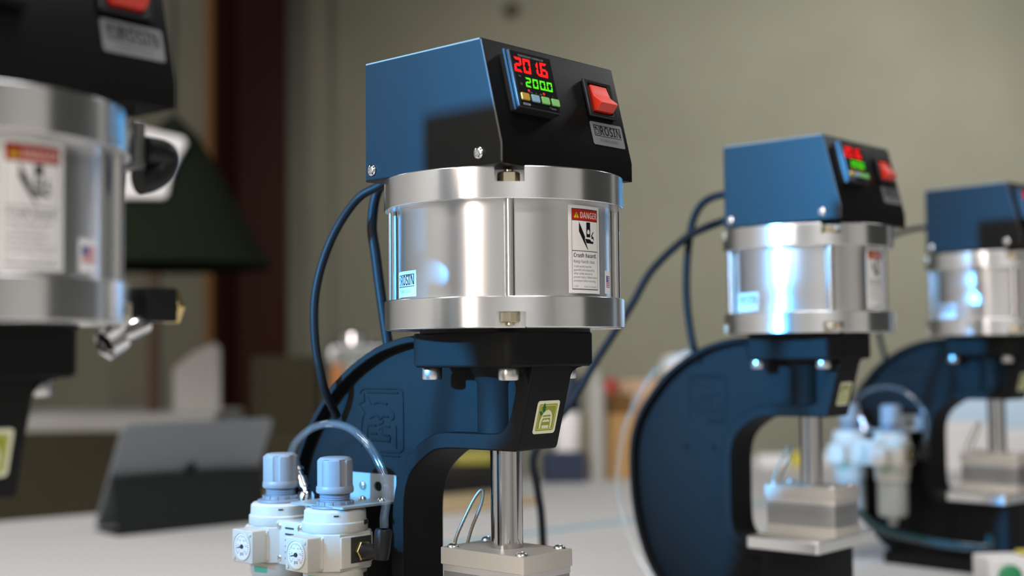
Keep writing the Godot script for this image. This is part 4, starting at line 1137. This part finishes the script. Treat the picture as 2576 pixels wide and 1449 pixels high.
func table_things() -> void:
	var turn := table_turn()
	var u := Vector3(0.8, 0, -0.6)
	var f := Vector3(0.6, 0, 0.8)            # towards the camera
	# the work table: a wide top on a steel frame
	var edge := Vector3(-0.80, 0, -2.455)
	var mid := edge + u * 0.75 + f * 1.25
	var t := thing("work_table", "large pale grey work table under the row of presses", "table", Vector3(mid.x, 0, mid.z), turn)
	part("table_top", Shape.new().box(Vector3(3.7, 0.03, 2.5), Vector3(0, TABLE_Y - 0.015, 0), 0.003), M.table_top, t)
	for x in [-1.75, 1.75]:
		for z in [-1.15, 1.15]: part("leg", Shape.new().box(Vector3(0.06, TABLE_Y - 0.03, 0.06), Vector3(x, (TABLE_Y - 0.03) / 2, z), 0.004), M.table_edge, t)
	for z in [-1.15, 1.15]: part("rail", Shape.new().box(Vector3(3.5, 0.06, 0.03), Vector3(0, TABLE_Y - 0.06, z), 0.003), M.table_edge, t)
	# teal strip that runs across the table behind the presses
	var o := part("tape_strip", Shape.new().box(Vector3(1.05, 0.0012, 0.013), Vector3.ZERO), M.teal, self, Vector3(0.155, TABLE_Y + 0.0006, -2.243))
	o.rotation.y = atan2(0.83, 1.0)
	tag(o, "thin teal strip running across the table top behind the presses", "tape")
	# tablet standing in its folded cover
	var tb := thing("tablet", "grey tablet computer standing in a dark folding cover on the table", "tablet", Vector3(-0.716, TABLE_Y, -2.221), atan2(0.64, 0.77))
	var lean := Transform3D(Basis(Vector3.RIGHT, atan2(0.115, 0.178)), Vector3(0.140, 0.006, 0.0))
	part("tablet_body", Shape.new().prism(Shape.rrect(0.280, 0.212, 0.011, 5, Vector2(0, 0.106)), -0.0035, 0.0035, 0.0012, 0.0012, lean), M.tablet_metal, tb)
	var st := Shape.new()
	st.prism(Shape.disc(0.0112, 24, Vector2(0.004, 0.116)), 0.0035, 0.0040, 0, 0, lean)
	st.prism(PackedVector2Array([Vector2(0.004, 0.129), Vector2(0.007, 0.1295), Vector2(0.010, 0.134), Vector2(0.006, 0.133)]), 0.0035, 0.0040, 0, 0, lean)
	part("emblem", st, M.tablet_cover, tb)
	var flap := Transform3D(Basis(Vector3.RIGHT, -atan2(0.028, 0.088)), Vector3(0.140, 0.001, 0.098))
	part("cover_flap", Shape.new().prism(Shape.rrect(0.280, 0.098, 0.004, 3, Vector2(0, 0.049)), -0.0015, 0.0015, 0.0004, 0.0004, flap), M.tablet_cover, tb)
	part("cover_base", Shape.new().box(Vector3(0.280, 0.003, 0.10), Vector3(0.140, 0.0016, 0.049), 0.0008), M.tablet_cover, tb)
	# small machine with a green button at the bottom right
	var gd := thing("button_box", "small white box with a round green button on the table", "control box", Vector3(0.588, TABLE_Y, -1.575), deg_to_rad(6))
	part("case", Shape.new().box(Vector3(0.053, 0.046, 0.045), Vector3(0, 0.023, 0), 0.003), M.white_matte, gd)
	part("button", Shape.new().lathe([Vector2(0.0145, 0.0), Vector2(0.0145, 0.004), Vector2(0.012, 0.006), Vector2(0.0001, 0.0065)], 28, toward(Vector3(0, 0, 1), Vector3(-0.002, 0.024, 0.0225))), M.green_button, gd, Vector3.ZERO, "round green button")
	slab("yellow_case", "yellow block behind the small white box with the green button", "case", Vector3(0.075, 0.047, 0.024), Vector3(0.656, TABLE_Y, -1.612), M.yellow, deg_to_rad(14))
	# coil of clear tube lying between the far presses
	st = Shape.new()
	var pts := []
	for q in [[0.405, 0.092, -1.60], [0.4286, 0.081, -1.61], [0.448, 0.0636, -1.615], [0.4872, 0.051, -1.62], [0.5462, 0.0396, -1.62], [0.5900, 0.0350, -1.632], [0.6050, 0.0420, -1.660]]: pts.append(Vector3(q[0], TY + q[1], q[2]))
	var loop := Shape.curve(pts, 6)
	st.tube(loop, 0.0052, 14); st.tube(loop, 0.0036, 10)
	tag(part("air_hose", st, M.hose, self), "dark teal clear air hose sagging below the farthest press", "hose")
	st = Shape.new()
	slab("navy_box", "low navy blue box on the table behind the sharp press", "box", Vector3(0.096, 0.068, 0.05), Vector3(0.113, TABLE_Y, -2.968), M.navy, 0.1)
	slab("black_bag", "flat black bag on the table seen through the throat of the sharp press", "bag", Vector3(0.17, 0.060, 0.09), Vector3(-0.115, TABLE_Y, -2.72), M.plastic_black, 0.2, 0.012)
	slab("yellow_pouch", "olive yellow pouch lying on the flat black bag", "pouch", Vector3(0.085, 0.034, 0.05), Vector3(-0.085, TABLE_Y + 0.060, -2.72), M.olive_yellow, 0.2, 0.012)
	slab("tan_board", "tan wooden board lying on the table behind the sharp press", "board", Vector3(0.30, 0.016, 0.16), Vector3(-0.12, TABLE_Y, -2.50), M.tan, turn)
	slab("tan_block", "tan block standing on the table between tablet and white regulators", "block", Vector3(0.05, 0.036, 0.04), Vector3(-0.487, TABLE_Y, -2.50), M.tan, turn)

func background() -> void:
	# between the two middle presses, along the far edge of the table
	var g := "boxes and bottles along the far edge of the table"
	var by := TABLE_Y
	slab("cardboard_box", "brown cardboard box behind the sharp press", "box", Vector3(0.116, 0.151, 0.09), Vector3(0.236, by, -3.060), M.cardboard, 0.1, 0.002, g)
	slab("dark_carton", "dark brown carton on top of the brown cardboard box", "carton", Vector3(0.066, 0.044, 0.06), Vector3(0.244, by + 0.151, -3.060), M.cardboard_dark, 0.1, 0.002, g)
	slab("peach_box", "pale orange box behind the cardboard box", "box", Vector3(0.112, 0.226, 0.05), Vector3(0.312, by, -3.190), M.peach, 0.1, 0.003, g)
	slab("red_can", "small red tin beside the pale orange box", "tin", Vector3(0.030, 0.232, 0.03), Vector3(0.236, by, -3.150), M.red_paint, 0.0, 0.006, g)
	tag(part("white_tube", Shape.new().lathe([Vector2(0.018, 0.0), Vector2(0.019, 0.01), Vector2(0.019, 0.215), Vector2(0.011, 0.235), Vector2(0.011, 0.252), Vector2(0.0001, 0.253)], 24), M.grey_matte, self, Vector3(0.1930, by, -2.985)), "tall grey white bottle in front of the cardboard box", "bottle", g)
	var j := thing("navy_jar", "white bottle with a broad navy blue cap behind the sharp press", "bottle", Vector3(0.128, by, -3.04), 0.0, g)
	part("bottle_body", Shape.new().lathe([Vector2(0.028, 0.0), Vector2(0.030, 0.01), Vector2(0.030, 0.150), Vector2(0.024, 0.160)], 28), M.white_matte, j)
	part("cap", Shape.new().lathe([Vector2(0.0290, 0.158), Vector2(0.0305, 0.162), Vector2(0.0305, 0.238), Vector2(0.027, 0.243), Vector2(0.0001, 0.244)], 28), M.navy, j)
	slab("white_sack", "pale sack showing above the frame of the blurred middle press", "sack", Vector3(0.11, 0.286, 0.05), Vector3(0.430, by, -3.27), M.white_matte, 0.3, 0.02, g)
	slab("white_carton", "white carton on the table beside the yellow one", "carton", Vector3(0.075, 0.030, 0.05), Vector3(0.655, by, -3.30), M.white_matte, 0.0, 0.003, g)
	slab("yellow_carton", "yellow carton seen through the throat of the blurred middle press", "carton", Vector3(0.045, 0.034, 0.05), Vector3(0.722, by, -3.30), M.yellow, 0.0, 0.003, g)
	slab("white_machine", "white cabinet seen through the throat of the farthest press", "cabinet", Vector3(0.125, 0.122, 0.10), Vector3(1.062, by, -3.10), M.white_matte, 0.0, 0.012, g)
	slab("white_bin", "white bin right of the white cabinet behind the farthest press", "bin", Vector3(0.11, 0.100, 0.09), Vector3(1.200, by, -3.10), M.white_matte, 0.0, 0.012, g)
	slab("pale_panel", "pale blue panel standing behind the white cabinet", "panel", Vector3(0.30, 0.190, 0.03), Vector3(1.190, by, -3.30), M.paleblue, 0.0, 0.003, g)
	# the dark cabinet behind the left part of the table and what stands on it
	var ct := 0.845
	slab("left_cabinet", "dark low cabinet behind the left part of the table", "cabinet", Vector3(1.55, ct, 0.46), Vector3(-1.00, 0.0, -3.46), M.wall_dark, 0.0, 0.004)
	slab("shelf_board", "pale board lying along the top of the dark cabinet", "board", Vector3(0.56, 0.042, 0.34), Vector3(-1.035, ct, -3.45), M.grey_matte, 0.0, 0.003)
	slab("wood_post", "narrow brown wooden post standing on the pale board", "post", Vector3(0.028, 0.62, 0.028), Vector3(-0.958, ct + 0.042, -3.45), M.brown_wood, 0.0, 0.002)
	var ws := part("white_sheet", Shape.new().prism(PackedVector2Array([Vector2(-0.060, 0.0), Vector2(0.062, 0.0), Vector2(0.060, 0.165), Vector2(0.045, 0.180), Vector2(-0.010, 0.155), Vector2(-0.060, 0.115)]), -0.008, 0.008, 0.002, 0.002), M.grey_matte, self, Vector3(-0.812, ct + 0.042, -3.33))
	tag(ws, "pale panel with a slanted top standing on the board near the steel column", "panel")
	slab("dark_crate", "dark crate on the cabinet left of the glass jar", "crate", Vector3(0.17, 0.185, 0.10), Vector3(-0.585, ct, -3.36), M.wall_dark, 0.0, 0.003)
	var gl := thing("glass_jar", "clear glass jar shining behind the hoses of the sharp press", "jar", Vector3(-0.405, ct, -3.32))
	part("jar_body", Shape.new().lathe([Vector2(0.030, 0.0), Vector2(0.046, 0.01), Vector2(0.046, 0.185), Vector2(0.038, 0.205), Vector2(0.038, 0.222)], 28), M.clear_bowl, gl)
	part("lid", Shape.new().lathe([Vector2(0.040, 0.218), Vector2(0.040, 0.240), Vector2(0.030, 0.247), Vector2(0.0001, 0.248)], 28), M.chrome, gl)
	slab("foil_bag", "crumpled silvery bag behind the glass jar", "bag", Vector3(0.19, 0.220, 0.05), Vector3(-0.405, ct, -3.46), M.foil, 0.2, 0.02)
	slab("orange_bottle", "small orange bottle in front of the glass jar", "bottle", Vector3(0.028, 0.165, 0.028), Vector3(-0.440, ct, -3.25), M.orange, 0.0, 0.008)
	# the dark cloth cover with a white plate, hanging behind the nearest press
	var cl := thing("cloth_shade", "dark green tapered cloth shade with a white plate, hanging behind the nearest press", "shade", Vector3(-0.775, TY + 0.485, -2.95))
	var st := Shape.new()
	st.lathe([Vector2(0.215, 0.0), Vector2(0.223, 0.004), Vector2(0.205, 0.03), Vector2(0.130, 0.17), Vector2(0.060, 0.30), Vector2(0.014, 0.345), Vector2(0.0001, 0.35)], 40)
	part("cloth", st, M.cloth_green, cl)
	part("hanging_rod", Shape.new().lathe([Vector2(0.006, 0.34), Vector2(0.006, 2.065)], 12), M.plastic_black, cl)
	part("white_plate", Shape.new().prism(PackedVector2Array([Vector2(-0.080, 0.100), Vector2(0.038, 0.066), Vector2(0.046, 0.052), Vector2(0.022, -0.022), Vector2(0.020, -0.086), Vector2(0.012, -0.094), Vector2(-0.080, -0.092)]), -0.004, 0.004, 0.001, 0.001, Transform3D(Basis(Vector3.RIGHT, deg_to_rad(-27)), Vector3(0.008, 0.225, 0.118))), M.white_matte, cl, Vector3.ZERO, "white angular plate")
	# small anchor plate high on the wall
	tag(part("wall_anchor", Shape.new().lathe([Vector2(0.028, 0.0), Vector2(0.028, 0.01), Vector2(0.012, 0.02), Vector2(0.0001, 0.021)], 24, toward(Vector3(0, 0, 1), Vector3.ZERO)), M.wall_dark, self, Vector3(0.012, TY + 1.515, -4.60)), "small dark fixing high on the wall above the sharp press", "wall fixing")
